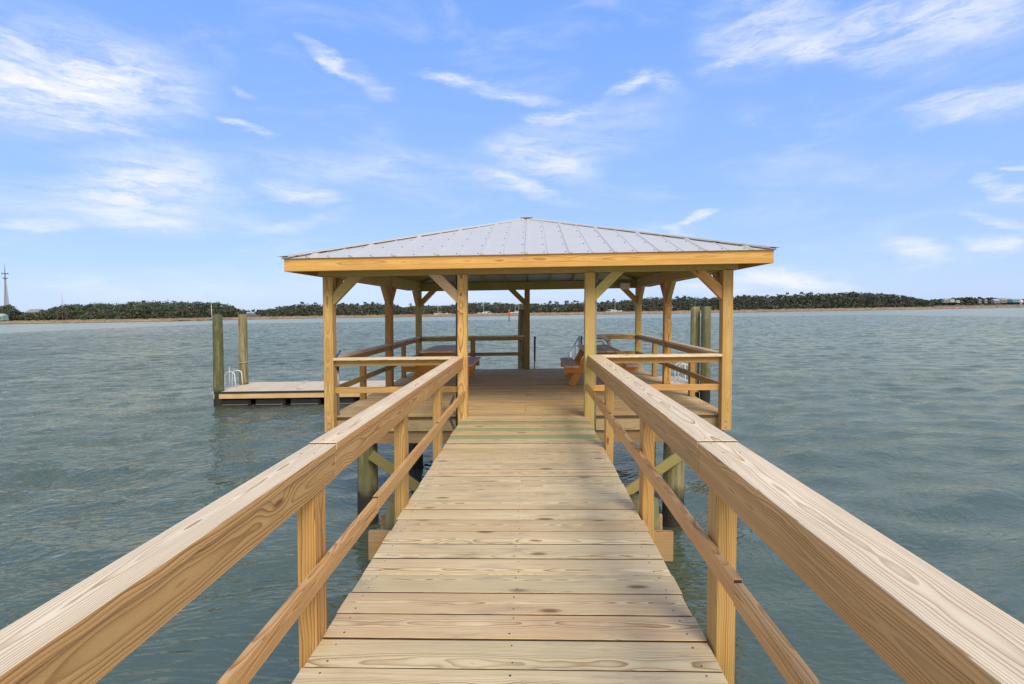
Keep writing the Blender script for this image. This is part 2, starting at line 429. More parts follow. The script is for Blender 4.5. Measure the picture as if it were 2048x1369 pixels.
for y in (7.76, 10.7, 13.5):
    part('cap_beam', M['deck'], pv, (CX - HX + .05, y, -.333), (CX + HX - .05, y, -.333), .05, .195, tint=(.40, .0, .9))
    if y < 13: part('cap_beam', M['beam'], pv, (CX - HX + .05, y + .38, -.333), (CX + HX - .05, y + .38, -.333), .05, .195, tint=(.7, .05, .35))
for s in (-1, 1):
    a = Vector((CX + s * 2.38, 7.72, -.60)); b = Vector((CX + s * .55, 7.72, -1.90))
    part('cross_brace', M['beam'], pv, a, b, .04, .15, up=(0, 0, 1), tint=(.85, .45, 0) if s > 0 else (.58, .5, 0))
PX = 2.955; PW = .145
front_x = (CX - PX, -1.045, .845, CX + PX)
posts = [(x, 7.61) for x in front_x] + [(CX - PX, 10.85), (CX + PX, 10.85), (CX - PX, 13.735), (-.127, 13.735), (CX + PX, 13.735)]
ptint = [(1.0, .15, 0), (1.08, .05, 0), (1.02, .55, 0), (1.05, .1, 0), (.62, 0, .5), (.95, 0, .15), (.72, .6, .1), (.6, .5, .1), (.9, .45, 0)]
for (x, y), t in zip(posts, ptint):
    z0 = -.21 if y < 8 else .002
    m = MB(); m.beam((x, y, z0), (x, y, 2.138 if y < 8 else 2.36), PW, PW, up=(0, -1, 0), tint=t, ch=.005, pith=(R.uniform(-.05, .05), R.choice((-1, 1)) * R.uniform(.08, .14)))
    if y < 8 and abs(x - CX) > 2:
        for z in (-.07, -.16): m.disc((x, y - PW / 2, z), (0, -1, 0), .013, .008, 8, 1)
    m.build('post', [M['post'], M['steel']], pv)
part('header_beam', M['beam'], pv, (CX - PX - .15, 7.61, 2.258), (CX + PX + .15, 7.61, 2.258), .088, .235, tint=(1.05, .3, 0))
part('header_beam', M['beam'], pv, (CX - PX - .07, 13.60, 2.24), (CX + PX + .07, 13.60, 2.24), .088, .215, tint=(.85, .85, 0))
for s in (-1, 1):
    for (ya, yb) in ((7.66, 10.79), (10.80, 13.55)):
        part('header_beam', M['beam'], pv, (CX + s * (PX - .06 if ya > 9 else PX - .02), ya, 2.25), (CX + s * (PX - .06 if ya > 9 else PX - .02), yb, 2.25), .085, .225, tint=(1.12, .35, .1))
def brace(x, y, dx, dy, t, mat='post'):
    """45 degree knee brace from a post up to the beam."""
    off = PW / 2; c = .335
    a = Vector((x + dx * (off - .02), y + dy * (off - .02), 2.138 - c - .02 - .0)); b = Vector((x + dx * (off + c + .02), y + dy * (off + c + .02), 2.138 + .02))
    a = Vector((x + dx * off, y + dy * off, 2.138 - c)); b = Vector((x + dx * (off + c), y + dy * (off + c), 2.138))
    dr = (b - a).normalized(); a -= dr * .068; b += dr * .066
    # mitred ends: a prism with vertical foot and level head
    w = .088; u = Vector((dx, dy, 0)); n = Vector((-dy, dx, 0)); z0 = 2.138
    q = .096
    prof = [(off, z0 - c - q), (off, z0 - c + q), (off + c - q, z0), (off + c + q, z0)]
    lo = R.uniform(0, 50); vs = []; gs = []; pa, pb = R.uniform(-.05, .05), R.uniform(.05, .1)
    for sgn in (-.5, .5):
        for (h, z) in prof:
            p = Vector((x, y, 0)) + u * h + n * sgn * w; vs.append((p.x, p.y, z))
            gs.append((lo + (h + z) * .707, (h - z) * .707 - pa + 1.2, sgn * w - pb))
    m = MB(); m.add(vs, [(0, 1, 2, 3), (7, 6, 5, 4), (0, 3, 7, 4), (1, 5, 6, 2), (0, 4, 5, 1), (3, 2, 6, 7)], gs, t)
    m.build('brace', M[mat], pv)
fx = front_x
brace(fx[0], 7.61, 1, 0, (1., .75, 0)); brace(fx[1], 7.61, -1, 0, (.85, 0, .9), 'rail'); brace(fx[2], 7.61, 1, 0, (1.15, .85, 0)); brace(fx[3], 7.61, -1, 0, (1.05, 0, .4))
for s in (-1, 1):
    x = CX + s * PX
    brace(x, 7.61, 0, 1, (.75, .3, .1)); brace(x, 10.85, 0, -1, (.9, .5, 0)); brace(x, 10.85, 0, 1, (.75, .3, .1)); brace(x, 13.66, 0, -1, (.85, .4, 0))
    brace(x, 13.66, -s, 0, (.75, .3, .2))
brace(-.127, 13.66, -1, 0, (.62, .35, .1))
for x, y, s, mat, sd in ((fx[1] - PW / 2 - .022, 7.66, -1, 'dark_pipe', 'left'), (fx[2] + PW / 2 + .022, 7.665, 1, 'pipe', 'right')):
    c = MB().tube([(x, y, -.23), (x, y, 1.3), (x, y, 2.13)], .019, 10).build('conduit', M[mat], pv)
    for z in (.05, .62, 1.62, 2.02):
        MB().box((x, y, z), (.055, .03, .02)).build('clamp', M['steel'], c)
# roof -----------------------------------------------------------------------
rf = bpy.data.objects.new('roof', None); COL.objects.link(rf); rf.parent = pv; rf.location = (0, 0, 2.4)
CY = 10.68; AX, AY = 3.36, 3.59; ZE, ZA = 2.372, 3.475      # half sizes at the fascia; purlin-top plane heights
faces = []      # (eave mid, along, inward, half length, depth)
for (ux, uy, vx, vy) in ((1, 0, 0, 1), (-1, 0, 0, -1), (0, 1, -1, 0), (0, -1, 1, 0)):
    half = AX if ux else AY; dep = AY if ux else AX
    mid = Vector((CX, CY, 0)) - Vector((vx, vy, 0)) * dep
    faces.append((mid, Vector((ux, uy, 0)), Vector((vx, vy, 0)), half, dep))
for fi, (mid, u, v, half, dep) in enumerate(faces):
    rise = (ZA - ZE) / dep; sl = math.sqrt(1 + rise * rise); nrm = (Vector((0, 0, 1)) - v * rise).normalized()
    def P(a, b, h=0.): return mid + u * a + v * b + Vector((0, 0, ZE + rise * b)) + nrm * h
    part('fascia', M['fascia'], rf, mid - u * (half + (.02 if fi < 2 else -.022)) + v * 0 + Vector((0, 0, 2.2785)), mid + u * (half + (.02 if fi < 2 else -.022)) + Vector((0, 0, 2.2785)), .04, .184,
         tint=(1.08, 0, 0) if fi == 0 else (.9, .1, .1), pith=(.09, .01) if fi == 0 else None)
    # purlins
    b = -.01
    k = 0
    while b < dep - .15:
        hw = half * (1 - b / dep) - .03
        part('purlin', M['beam'], rf, P(-hw, b + .045, -.011), P(hw, b + .045, -.011), .088, .019, up=nrm, tint=(.95, .4, 0), ch=.002)
        b += .60; k += 1
    # common rafters
    n = int((half - .25) / .61)
    for i in range(-n, n + 1):
        a = i * .61; vm = dep * (1 - abs(a) / half) - .04
        if vm < .3: continue
        part('rafter', M['beam'], rf, P(a, .022, -.092), P(a, vm, -.092), .038, .138, up=nrm, tint=(1., .45, 0))
    # metal sheet with ribs and screws
    m = MB(); ov = .045; h0, h1 = .006, .010
    hw = half * (1 + ov / dep)
    top = [P(-hw, -ov, h1), P(hw, -ov, h1), P(0, dep, h1)]; bot = [P(-hw, -ov, h0), P(hw, -ov, h0), P(0, dep, h0)]
    m.poly(top + bot, [(0, 1, 2), (5, 4, 3), (0, 3, 4, 1), (1, 4, 5, 2), (2, 5, 3, 0)])
    i = 0; sp = .3048
    for i in range(-12, 13):
        a = i * sp + (.02 if fi == 0 else .1)
        vm = dep * (1 - abs(a) / half) - .01
        if vm < .05: continue
        wd = .034 if i % 2 == 0 else .014; ht = .02 if i % 2 == 0 else .010
        q = [P(a - wd, -ov - .002, h1), P(a - wd * .45, -ov - .002, h1 + ht), P(a + wd * .45, -ov - .002, h1 + ht), P(a + wd, -ov - .002, h1)]
        q += [x + v * (vm + ov) + Vector((0, 0, rise * (vm + ov))) for x in q]
        m.poly(q, [(0, 1, 2, 3), (4, 5, 1, 0), (5, 6, 2, 1), (6, 7, 3, 2), (7, 6, 5, 4)])
        for off in ((-.055,) if i % 2 else (-.06,)):
            bb = .05
            while bb < dep * (1 - abs(a + off) / half) - .16:
                m.disc(P(a + off, bb, h1), nrm, .0115, .006, 6, 1); bb += .60
    m.build('metal_panel', [M['roof'], M['screw']], rf)
cs = [(-1, -1), (1, -1), (1, 1), (-1, 1)]
for sx, sy in cs:
    c0 = Vector((CX + sx * (AX + .085), CY + sy * (AY + .089), ZE - .02)); ap = Vector((CX, CY, ZA))
    part('hip_rafter', M['beam'], rf, c0 + (ap - c0) * .03 - Vector((0, 0, .115)), ap - Vector((0, 0, .115)), .04, .17, tint=(.95, .45, 0))
    d0 = (ap - c0).normalized()
    m = MB()
    up = .040
    for (ex, ey) in ((-sx, 0), (0, -sy)):
        # flange direction: along the eave of one face, level
        e = Vector((ex, ey, 0)) * .15
        a0 = c0 + Vector((0, 0, up)); a1 = ap + Vector((0, 0, up))
        b0 = a0 + e + Vector((0, 0, 0)); b1 = a1 + e * .3
        drop = -.006
        q = [a0, a1, b1 + Vector((0, 0, -.012)), b0 + Vector((0, 0, .01))]
        q2 = [p - Vector((0, 0, .003)) for p in q]
        lip = [q2[3], q2[2]]; lip2 = [p + e.normalized() * .004 - Vector((0, 0, .012)) for p in lip]
        m.poly(q + q2 + lip2, [(0, 1, 2, 3), (7, 6, 5, 4), (0, 3, 7, 4), (1, 5, 6, 2), (7, 6, 9, 8)])
    m.build('hip_cap', M['roof'], rf)
m = MB(); m.poly([(CX - .13, CY - .12, ZA + .026), (CX + .13, CY - .12, ZA + .026), (CX + .13, CY + .12, ZA + .026), (CX - .13, CY + .12, ZA + .026), (CX - .02, CY, ZA + .048), (CX + .02, CY, ZA + .048)],
                 [(0, 1, 5, 4), (2, 3, 4, 5), (1, 2, 5), (3, 0, 4), (3, 2, 1, 0)])
m.build('apex_cap', M['roof'], rf)

# ------------------------------------------------------------------ pavilion railings
def railing(label, pts, posts_, tints, cat='railing'):
    """pts: two ends (x,y); posts_: fraction list of 4x4 posts."""
    (xa, ya), (xb, yb) = pts
    o = thing('pavilion_railing', ((xa + xb) / 2, (ya + yb) / 2, 0), label, cat, 'pavilion railings')
    a = Vector((xa, ya, 0)); b = Vector((xb, yb, 0)); dr = (b - a).normalized()
    inw = Vector((CX, 10.7, 0)) - (a + b) / 2; nn = Vector((-dr.y, dr.x, 0)); nn = nn if nn.dot(inw) > 0 else -nn
    part('handrail', M['rail'], o, a + Vector((0, 0, .896)), b + Vector((0, 0, .896)), .14, .038, tint=tints[0])
    part('side_board', M['post'], o, a + nn * .03 + Vector((0, 0, .83)), b + nn * .03 + Vector((0, 0, .83)), .038, .092, tint=tints[1])
    part('lower_rail', M['post'], o, a + nn * .03 + Vector((0, 0, .418)), b + nn * .03 + Vector((0, 0, .418)), .038, .09, tint=tints[2])
    for f in posts_:
        c = a.lerp(b, f) - nn * .037
        part('post', M['post'], o, c + Vector((0, 0, .004)), c + Vector((0, 0, .876)), .125, .09, up=(dr.x, dr.y, 0) if False else nn, tint=tints[1])
    return o
h = PW / 2
wm = ((1.05, 0, .2), (.95, .25, 0), (1., .1, .1)); dk = ((.8, 0, .5), (.62, .1, .4), (.6, .3, .1)); mid_ = ((1., 0, .3), (.8, .3, .2), (.75, .35, .1))
railing('front pavilion railing left of the walkway opening', ((CX - PX + h, 7.60), (fx[1] - h, 7.60)), (), wm)
railing('front pavilion railing right of the walkway opening', ((fx[2] + h, 7.60), (CX + PX - h, 7.60)), (), ((1.1, 0, .2), (.95, .15, .1), (1.05, 0, .3)))
railing('left side pavilion railing in front of the middle post', ((CX - PX, 7.61 + h), (CX - PX, 10.85 - h)), (.5,), dk)
railing('left side pavilion railing behind the middle post', ((CX - PX, 10.85 + h), (CX - PX, 13.735 - h)), (.47,), dk)
railing('right side pavilion railing in front of the middle post', ((CX + PX, 7.61 + h), (CX + PX, 10.85 - h)), (.52,), mid_)
railing('right side pavilion railing behind the middle post', ((CX + PX, 10.85 + h), (CX + PX, 13.735 - h)), (.42,), mid_)
railing('rear pavilion railing left of the gangway opening', ((CX - PX + h, 13.735), (-.127 - h, 13.735)), (.5,), ((.8, 0, .3), (.72, .35, .1), (.66, .45, 0)))
railing('rear pavilion railing right of the gangway opening', ((1.62, 13.735), (CX + PX - h, 13.735)), (.04,), ((1., 0, .2), (1.02, 0, .2), (.95, .35, 0)))

# ------------------------------------------------------------------ small things round the pavilion
def tagged(o, label, cat, group=None, kind=None): return tag(o, label, cat, group, kind)
b = thing('speaker_box', (2.43, 13.49, 2.21), 'white rounded speaker box hung under the rear roof beam', 'speaker')
m = MB(); m.beam((2.30, 13.47, 2.19), (2.56, 13.47, 2.19), .13, .185, ch=.03); m.build('housing', M['ring_white'], b)
m = MB(); m.box((2.43, 13.545, 2.275), (.06, .03, .04)); m.build('bracket', M['steel'], b)
m = MB(); m.tube([(-3.024, 7.80, .003), (-3.024, 7.80, .87)], .017, 10); m.tube([(-3.024, 7.80, .70), (-3.024, 7.80, .872)], .0185, 10, 1)
tag(m.build('metal_pole', [M['alum'], M['dark_pipe']]), 'thin grey metal pole upright beside the left front corner post', 'pole')
m = MB(); m.tube([(-2.985, 7.63, .914), (-2.955, 7.65, .975), (-2.937, 7.66, 1.005)], [.0135, .0145, .014], 10); m.tube([(-2.937, 7.66, 1.005), (-2.931, 7.665, 1.018)], .0135, 10, 1)
tag(m.build('tool_handle', [M['blue'], M['black']]), 'short blue handle sticking up from the left end of the front railing', 'handle')
pts = []
for i in range(17):
    t = i / 16; pts.append((-1.165 - .085 * math.sin(PI * t) + .03 * t, 7.52, .34 - .56 * t))
m = MB(); m.tube(pts, .0165, 10)
tag(m.build('hose', M['dark_pipe']), 'black hose bowed out beside the left walkway entrance post', 'hose')
# life ring hung on the rear railing
lr = thing('life_ring', (1.80, 13.60, .62), 'off white life ring hung on the rear railing behind the right picnic table', 'life ring')
m = MB(); m.tube([(1.80 + .27 * math.cos(2 * PI * i / 28), 13.60 + .0, .60 + .27 * math.sin(2 * PI * i / 28)) for i in range(28)], .055, 10, 0, True)
m.build('ring', M['ring_white'], lr)
m = MB()
for q in (.6, 2.2, 3.8, 5.4):
    c = Vector((1.80 + .27 * math.cos(q), 13.60, .60 + .27 * math.sin(q)))
    e = Vector((math.cos(q), 0, math.sin(q)))
    m.tube([c + (e * math.cos(2 * PI * i / 12) + Vector((0, 1, 0)) * math.sin(2 * PI * i / 12)) * .058 for i in range(12)], .009, 6, 0, True)
m.build('band', M['grip'], lr)
m = MB(); m.tube([(1.80 + .12 * math.cos(a * .5), 13.57 + .004 * a, .62 + .12 * math.sin(a * .5)) for a in range(0, 26)], .012, 6)
m.build('rope', M['rope'], lr)

# ------------------------------------------------------------------ picnic tables
def picnic(x, y, label):
    o = thing('picnic_table', (x, y, 0), label, 'picnic table', 'picnic tables under the roof')
    L = .92
    m = MB()
    for i in range(5):
        xx = x - .29 + i * .145
        m.beam((xx, y - L, .731), (xx, y + L, .731), .138, .038, tint=rt(.85, 1.2, 0, .4))
    m.build('tabletop', M['tabletop'], o)
    for s in (-1, 1):
        m = MB()
        for i in range(2):
            xx = x + s * (.545 + .147 * i)
            m.beam((xx, y - L, .431), (xx, y + L, .431), .14, .038, tint=rt(.9, 1.25, 0, .4))
        m.build('bench', M['tabletop'], o)
    for yy in (y - .58, y + .58):
        for s in (-1, 1):
            part('leg', M['stained'], o, (x + s * .60, yy, .01), (x + s * .22, yy, .705), .038, .138, up=(s, 0, .55), tint=rt(.9, 1.2, 0, .2))
        part('cross_bar', M['stained'], o, (x - .765, yy - .042, .34), (x + .765, yy - .042, .34), .038, .135, tint=rt(1., 1.25, 0, .2))
        part('top_cleat', M['stained'], o, (x - .33, yy - .041, .655), (x + .33, yy - .041, .655), .038, .112, tint=rt(.6, .8, 0, .2))
    part('diagonal', M['stained'], o, (x, y - .5, .39), (x, y - .03, .69), .038, .09, tint=rt(.7, .9))
    part('diagonal', M['stained'], o, (x, y + .5, .39), (x, y + .03, .69), .038, .09, tint=rt(.7, .9))
    return o
picnic(-2.03, 11.70, 'picnic table under the left half of the roof by the left railing')
picnic(1.43, 11.25, 'picnic table under the right half of the roof, nearest the life ring')

# ------------------------------------------------------------------ floating dock, ladders, gangway
ROT = math.radians(2.0)
fd = thing('floating_dock', (-2.7, 19.5, WZ), 'low floating dock of pale boards on black floats behind the pavilion', 'floating dock')
def fp(x, y, z):      # the float lies turned two degrees
    c, s = math.cos(ROT), math.sin(ROT); dx, dy = x + 2.7, y - 19.5
    return (-2.7 + dx * c - dy * s, 19.5 + dx * s + dy * c, z)
FX0, FX1, FY0, FY1 = -11.63, 6.15, 18.50, 20.95
m = MB(); x = FX0
while x < FX1 - .05:
    m.beam(fp(x + .07, FY0, -1.255), fp(x + .07, FY1, -1.255), .137, .036, tint=rt(.94, 1.06, .1, .15)); x += .1435
m.build('deck', M['floatdeck'], fd)
for (a, b) in (((FX0 - .0, FY0 - .025), (FX1, FY0 - .025)), ((FX0, FY1 + .025), (FX1, FY1 + .025)), ((FX0 - .025, FY0 - .045), (FX0 - .025, FY1 + .045)), ((FX1 + .025, FY0 - .045), (FX1 + .025, FY1 + .045))):
    part('rim_board', M['deck'], fd, fp(*a, -1.385), fp(*b, -1.385), .04, .215, tint=(.9, 0, .6))
part('bumper', M['rubber'], fd, fp(FX0 - .02, FY0 - .062, -1.268), fp(FX1, FY0 - .062, -1.268), .035, .075, ch=.012, tint=(1, 0, 0))
part('corner_strip', M['white'], fd, fp(FX0 - .062, FY0 - .05, -1.256), fp(FX0 - .062, FY1, -1.256), .033, .05, ch=.01, tint=(1, 0, 0))
x = FX0 + .12
while x < FX1 - 1.:
    MB().beam(fp(x, FY0 + .55, -1.67), fp(x + 1.12, FY0 + .55, -1.67), 1.0, .33, ch=.06, tint=(1, 0, 0)).build('float', M['black'], fd)
    MB().beam(fp(x, FY1 - .55, -1.67), fp(x + 1.12, FY1 - .55, -1.67), 1.0, .33, ch=.06, tint=(1, 0, 0)).build('float', M['black'], fd)
    part('float_strap', M['steel'], fd, fp(x + .05, FY0 + .03, -1.735), fp(x + 1.05, FY0 + .03, -1.735), .02, .022, tint=(1, 0, 0))
    x += 1.29
for (cx, cy) in ((-8.65, 18.75), (-9.2, 20.6), (5.2, 18.8)):
    m = MB(); c = fp(cx, cy, -1.235)
    m.tube([(c[0] - .13, c[1], c[2] + .055), (c[0], c[1], c[2] + .06), (c[0] + .13, c[1], c[2] + .055)], [.01, .016, .01], 8)
    for q in (-.04, .04): m.tube([(c[0] + q, c[1], c[2] - .002), (c[0] + q, c[1], c[2] + .055)], .013, 8)
    m.build('cleat', M['alum'], fd)
def ladder(x, y, label, ang):
    o = thing('dock_ladder', (x, y, -1.236), label, 'ladder', 'ladders on the floating dock')
    c, s = math.cos(ang), math.sin(ang)
    def L(a, b, z): return (x + a * c - b * s, y + a * s + b * c, -1.236 + z)     # a outward, b along the edge
    for b in (-.24, .24):
        pts = [L(-.28, b, 0.), L(-.25, b, .30)]
        for i in range(9):
            t = PI * i / 8; pts.append(L(-.05 - .19 * math.cos(t), b, .48 + .13 * math.sin(t)))
        pts += [L(.15, b, .2), L(.15, b, -.95)]
        MB().tube(pts, .021, 10).build('side_rail', M['white'], o)
    for z in (-.18, -.46, -.74):
        MB().tube([L(.15, -.24, z), L(.15, .24, z)], .018, 8).build('rung', M['white'], o)
    return o
ladder(-11.70, 19.45, 'white tube ladder with hooped rails at the left end of the floating dock', PI)
ladder(6.05, 20.5, 'white ladder hoop on the floating dock seen under the right railing', 0)
m = MB()
m.tube([(-11.95, 19.12, -1.5), (-11.95, 19.12, -.50), (-11.95, 19.68, -.44), (-11.95, 19.68, -1.5)], .022, 8)
m.tube([(-11.95, 19.12, -.78), (-11.95, 19.68, -.76)], .016, 8)
tag(m.build('boarding_frame', M['white']), 'thin white square frame rising behind the hooped dock ladder', 'frame')
m = MB(); m.tube([(-11.62 + .195 * math.cos(2 * PI * i / 20), 20.1 + .195 * math.sin(2 * PI * i / 20), -.36 + .03 * math.cos(2 * PI * i / 20)) for i in range(20)], .02, 8, 0, True)
m.tube([(-11.62 + .0, 19.9, -.36), (-11.66, 19.88, .3), (-11.66, 19.90, 1.1)], .012, 6)
tag(m.build('mooring_rope', M['tanrope']), 'pale rope looped round the tan piling by the ladder', 'rope')

gw = thing('gangway', (.68, 13.9, 0), 'aluminium gangway sloping down from the rear of the pavilion', 'gangway')
GY0, GY1 = 13.87, 19.3
def gz(y): return -.02 - (y - GY0) * .207
part('tread_deck', M['alum'], gw, (.68, GY0, gz(GY0) - .03), (.68, GY1, gz(GY1) - .03), 1.15, .05, tint=(1, 0, 0))
for x in (.075, 1.295):
    MB().tube([(x, GY0 + .02, .86), (x, GY1, gz(GY1) + .88)], .020, 10).build('handrail', M['alum'], gw)
    for y in (13.95, 15.2, 16.95, 18.7):
        MB().tube([(x, y, gz(y) - .02), (x, y, gz(y) + .86)], .020, 8).build('baluster', M['white'], gw)
for x in (.085, 1.345):
    MB().tube([(x, 13.90, .18 if x < 1 else .6), (x, 13.90, .70), (x, 13.92, .78), (x + .01, 13.93, .86)], [.017, .024, .022, .026], 10).build('grip', M['grip'], gw)

# ------------------------------------------------------------------ water, marsh, land
def water(near=False):
    m, nt, b = material('river_water_near' if near else 'river_water')
    p = nt.node('ShaderNodeTexCoord').outputs['Object']
    x, y, z = nt.sep(p)
    wx = nt.m('ADD', x, nt.m('MULTIPLY', nt.noise(p, .10, 2.), 6.))
    wy = nt.m('ADD', y, nt.m('MULTIPLY', nt.noise(nt.vec(y, x, 0), .10, 2.), 6.))
    c, s = math.cos(.22), math.sin(.22)
    ra = nt.m('ADD', nt.m('MULTIPLY', wx, c), nt.m('MULTIPLY', wy, s)); rb = nt.m('SUBTRACT', nt.m('MULTIPLY', wy, c), nt.m('MULTIPLY', wx, s))
    rc = nt.m('SUBTRACT', nt.m('MULTIPLY', wx, c), nt.m('MULTIPLY', wy, s)); rd = nt.m('ADD', nt.m('MULTIPLY', wy, c), nt.m('MULTIPLY', wx, s))
    def ridge(v, k):      # peaked crests
        return nt.m('POWER', nt.m('SUBTRACT', 1., nt.m('ABSOLUTE', nt.m('MULTIPLY_ADD', v, 2., -1.))), k)
    n1 = ridge(nt.noise(nt.vec(nt.m('MULTIPLY', ra, .17), nt.m('MULTIPLY', rb, .62), 0), 1., 2., .45), 1.5)
    n2 = ridge(nt.noise(nt.vec(nt.m('MULTIPLY', rc, .62), nt.m('MULTIPLY', rd, 1.75), 4.), 1., 2., .5), 1.6)
    n3 = ridge(nt.noise(nt.vec(nt.m('MULTIPLY', ra, 2.0), nt.m('MULTIPLY', rb, 4.6), 9.), 1., 2., .55), 1.5)
    n4 = nt.noise(nt.vec(nt.m('MULTIPLY', rc, 7.), nt.m('MULTIPLY', rd, 13.), 2.), 1., 2., .6)
    gust = nt.mr(nt.noise(p, .05, 3.), .35, .65, .6, 1.25)
    dist = nt.m('SQRT', nt.m('ADD', nt.m('MULTIPLY', x, x), nt.m('MULTIPLY', y, y)))
    hgt = nt.m('ADD', nt.m('MULTIPLY', n1, .20), nt.m('MULTIPLY', nt.m('ADD', nt.m('MULTIPLY', n2, .105), nt.m('ADD', nt.m('MULTIPLY', n3, .044), nt.m('MULTIPLY', n4, .011))), gust))
    if near: hgt = nt.m('MULTIPLY', nt.m('ADD', nt.m('MULTIPLY', n3, .062), nt.m('MULTIPLY', n4, .022)), gust)
    bp = nt.node('ShaderNodeBump'); bp.inputs['Distance'].default_value = 1.
    nt.l.new(nt.mr(dist, 5., 120., 1.45 if near else 1., .22 if near else .40, False), bp.inputs['Strength'])
    nt.l.new(hgt, bp.inputs['Height'])
    turb = nt.noise(p, .06, 3.)
    df = nt.node('ShaderNodeBsdfDiffuse'); gl = nt.node('ShaderNodeBsdfGlossy'); mx = nt.node('ShaderNodeMixShader')
    nt.l.new(nt.ramp(turb, [(.3, (.062, .091, .062)), (.7, (.086, .118, .083))]), df.inputs['Color'])
    gl.inputs['Color'].default_value = (1., .865, .61, 1); nt.l.new(nt.mr(y, 20., 120., .09, .26), gl.inputs['Roughness'])
    fn = nt.node('ShaderNodeFresnel'); fn.inputs['IOR'].default_value = 1.9
    f2 = nt.node('ShaderNodeFresnel'); f2.inputs['IOR'].default_value = 2.2
    for q in (df, gl, fn): nt.l.new(bp.outputs[0], q.inputs['Normal'])
    nt.l.new(nt.m('ADD', nt.m('MULTIPLY', fn.outputs[0], .55), nt.m('MULTIPLY', f2.outputs[0], .45)), mx.inputs[0]); nt.l.new(df.outputs[0], mx.inputs[1]); nt.l.new(gl.outputs[0], mx.inputs[2])
    out = [n for n in m.node_tree.nodes if n.type == 'OUTPUT_MATERIAL'][0]
    m.node_tree.nodes.remove(b); nt.l.new(mx.outputs[0], out.inputs['Surface'])
    return m
T_, NX, NY = 46., 5, 4
m = MB(); X0, X1, Y0, Y1 = -NX * T_ / 2 + .6, NX * T_ / 2 - .6, -7.4, -8. + NY * T_ - .6
zf = WZ - .03
for (a, b, c, d_) in ((-3000, X0, -60, 3000), (X1, 3000, -60, 3000), (X0, X1, Y1, 3000), (X0, X1, -60, Y0)):
    m.poly([(a, c, zf), (b, c, zf), (b, d_, zf), (a, d_, zf)], [(0, 1, 2, 3)])
wo = m.build('water', water(), None, False); tag(wo, 'grey green choppy river water', 'water', None, 'structure')
me = bpy.data.meshes.new('near_water'); me.from_pydata([(0, 0, 0), (1, 0, 0), (1, 1, 0), (0, 1, 0)], [], [(0, 1, 2, 3)])
oc = bpy.data.objects.new('near_water', me); COL.objects.link(oc)
om = oc.modifiers.new('waves', 'OCEAN'); om.geometry_mode = 'GENERATE'; om.resolution = 15; om.viewport_resolution = 15; om.spatial_size = int(T_); om.size = 1.
om.repeat_x = NX; om.repeat_y = NY; om.wind_velocity = 1.6; om.wave_scale = .10; om.wave_scale_min = .01; om.choppiness = 1.1; om.wave_alignment = .35; om.wave_direction = math.radians(80); om.depth = 30; om.damping = .4; om.time = 3.; om.random_seed = 5
om.spectrum = 'PHILLIPS'
me.materials.append(water(True)); oc.location = (-(NX - 1) * T_ / 2, -8. + T_ / 2, WZ)
tag(oc, 'choppy green grey water round the dock', 'water', None, 'structure')

HR = -.01447           # slope of the horizon in the photograph's frame, used only to read heights off it
def hy(px): return 620 + (px - 1062) * HR
def at(px, D): u = (px - 1024) / 1020; return (D * (.9993 * u - .0377), D * (.9993 + .0377 * u))
def zz(px, y, D): return 1.6 + (hy(px) - y) / 1020 * D
def marsh_mat():
    m, nt, b = material('marsh_grass')
    p = nt.node('ShaderNodeTexCoord').outputs['Object']
    x, y, z = nt.sep(p)
    n = nt.noise(nt.vec(nt.m('MULTIPLY', x, .25), nt.m('MULTIPLY', y, .06), nt.m('MULTIPLY', z, 2.)), 1., 4., .6)
    nt.l.new(nt.ramp(n, [(.3, (.24, .18, .12)), (.5, (.33, .255, .18)), (.72, (.41, .325, .24))]), b.inputs['Base Color'])
    b.inputs['Roughness'].default_value = .95; b.inputs['Specular IOR Level'].default_value = .1
    return m
MM = marsh_mat(); MUD = plain('mud_bank', (.15, .115, .085), .7, 0., .3, .5)
shore = [(-560, 225), (-260, 236), (0, 248), (340, 266), (445, 292), (660, 318), (990, 304), (1200, 295), (1560, 298), (1800, 318), (2048, 345), (2400, 380), (2900, 430)]
depth = [90, 90, 85, 80, 75, 62, 60, 64, 80, 85, 90, 90, 90]
fr = []; bk = []
for i in range(len(shore) - 1):
    (pa, Da), (pb, Db) = shore[i], shore[i + 1]
    for k in range(14):
        t = k / 14; px = pa + (pb - pa) * t; D = Da + (Db - Da) * t + R.uniform(-1, 1) * 1.5
        dp = depth[i] + (depth[i + 1] - depth[i]) * t
        fr.append(at(px, D)); bk.append(at(px, D + dp))
m = MB(); n = len(fr)
vs = [(x, y, WZ - .2) for x, y in fr] + [(x, y + .4, WZ + .42) for x, y in fr] + [(x, y + 1.2, WZ + .78) for x, y in fr] + [(x, y, WZ + .95) for x, y in bk] + [(x, y + 2, WZ - .2) for x, y in bk]
fs = [(r * n + i, r * n + i + 1, (r + 1) * n + i + 1, (r + 1) * n + i) for r in range(4) for i in range(n - 1)]
m.poly(vs, fs); m.mi = [1 if f < n - 1 else 0 for f in range(len(fs))]
tag(m.build('marsh_bank', [MM, MUD], None, False), 'low tan marsh bank across the river', 'marsh', None, 'structure')
m = MB()
for q in range(9000):
    i = R.randrange(n - 1); t = R.random(); s = R.random() ** 2.2
    ax, ay = fr[i]; bx, by = fr[i + 1]; cx, cy = bk[i]
    x = ax + (bx - ax) * t; y = ay + (by - ay) * t; x += (cx - ax) * s; y += (cy - ay) * s + 1
    w = R.uniform(.5, 1.8); h = R.uniform(.15, .6); z = WZ + .72 + .2 * s; e = R.uniform(-.4, .4)
    m.poly([(x - w, y - e, z), (x + w, y + e, z), (x + w * .7, y + e, z + h), (x - w * .8, y - e, z + h * R.uniform(.6, 1.))], [(0, 1, 2, 3)])
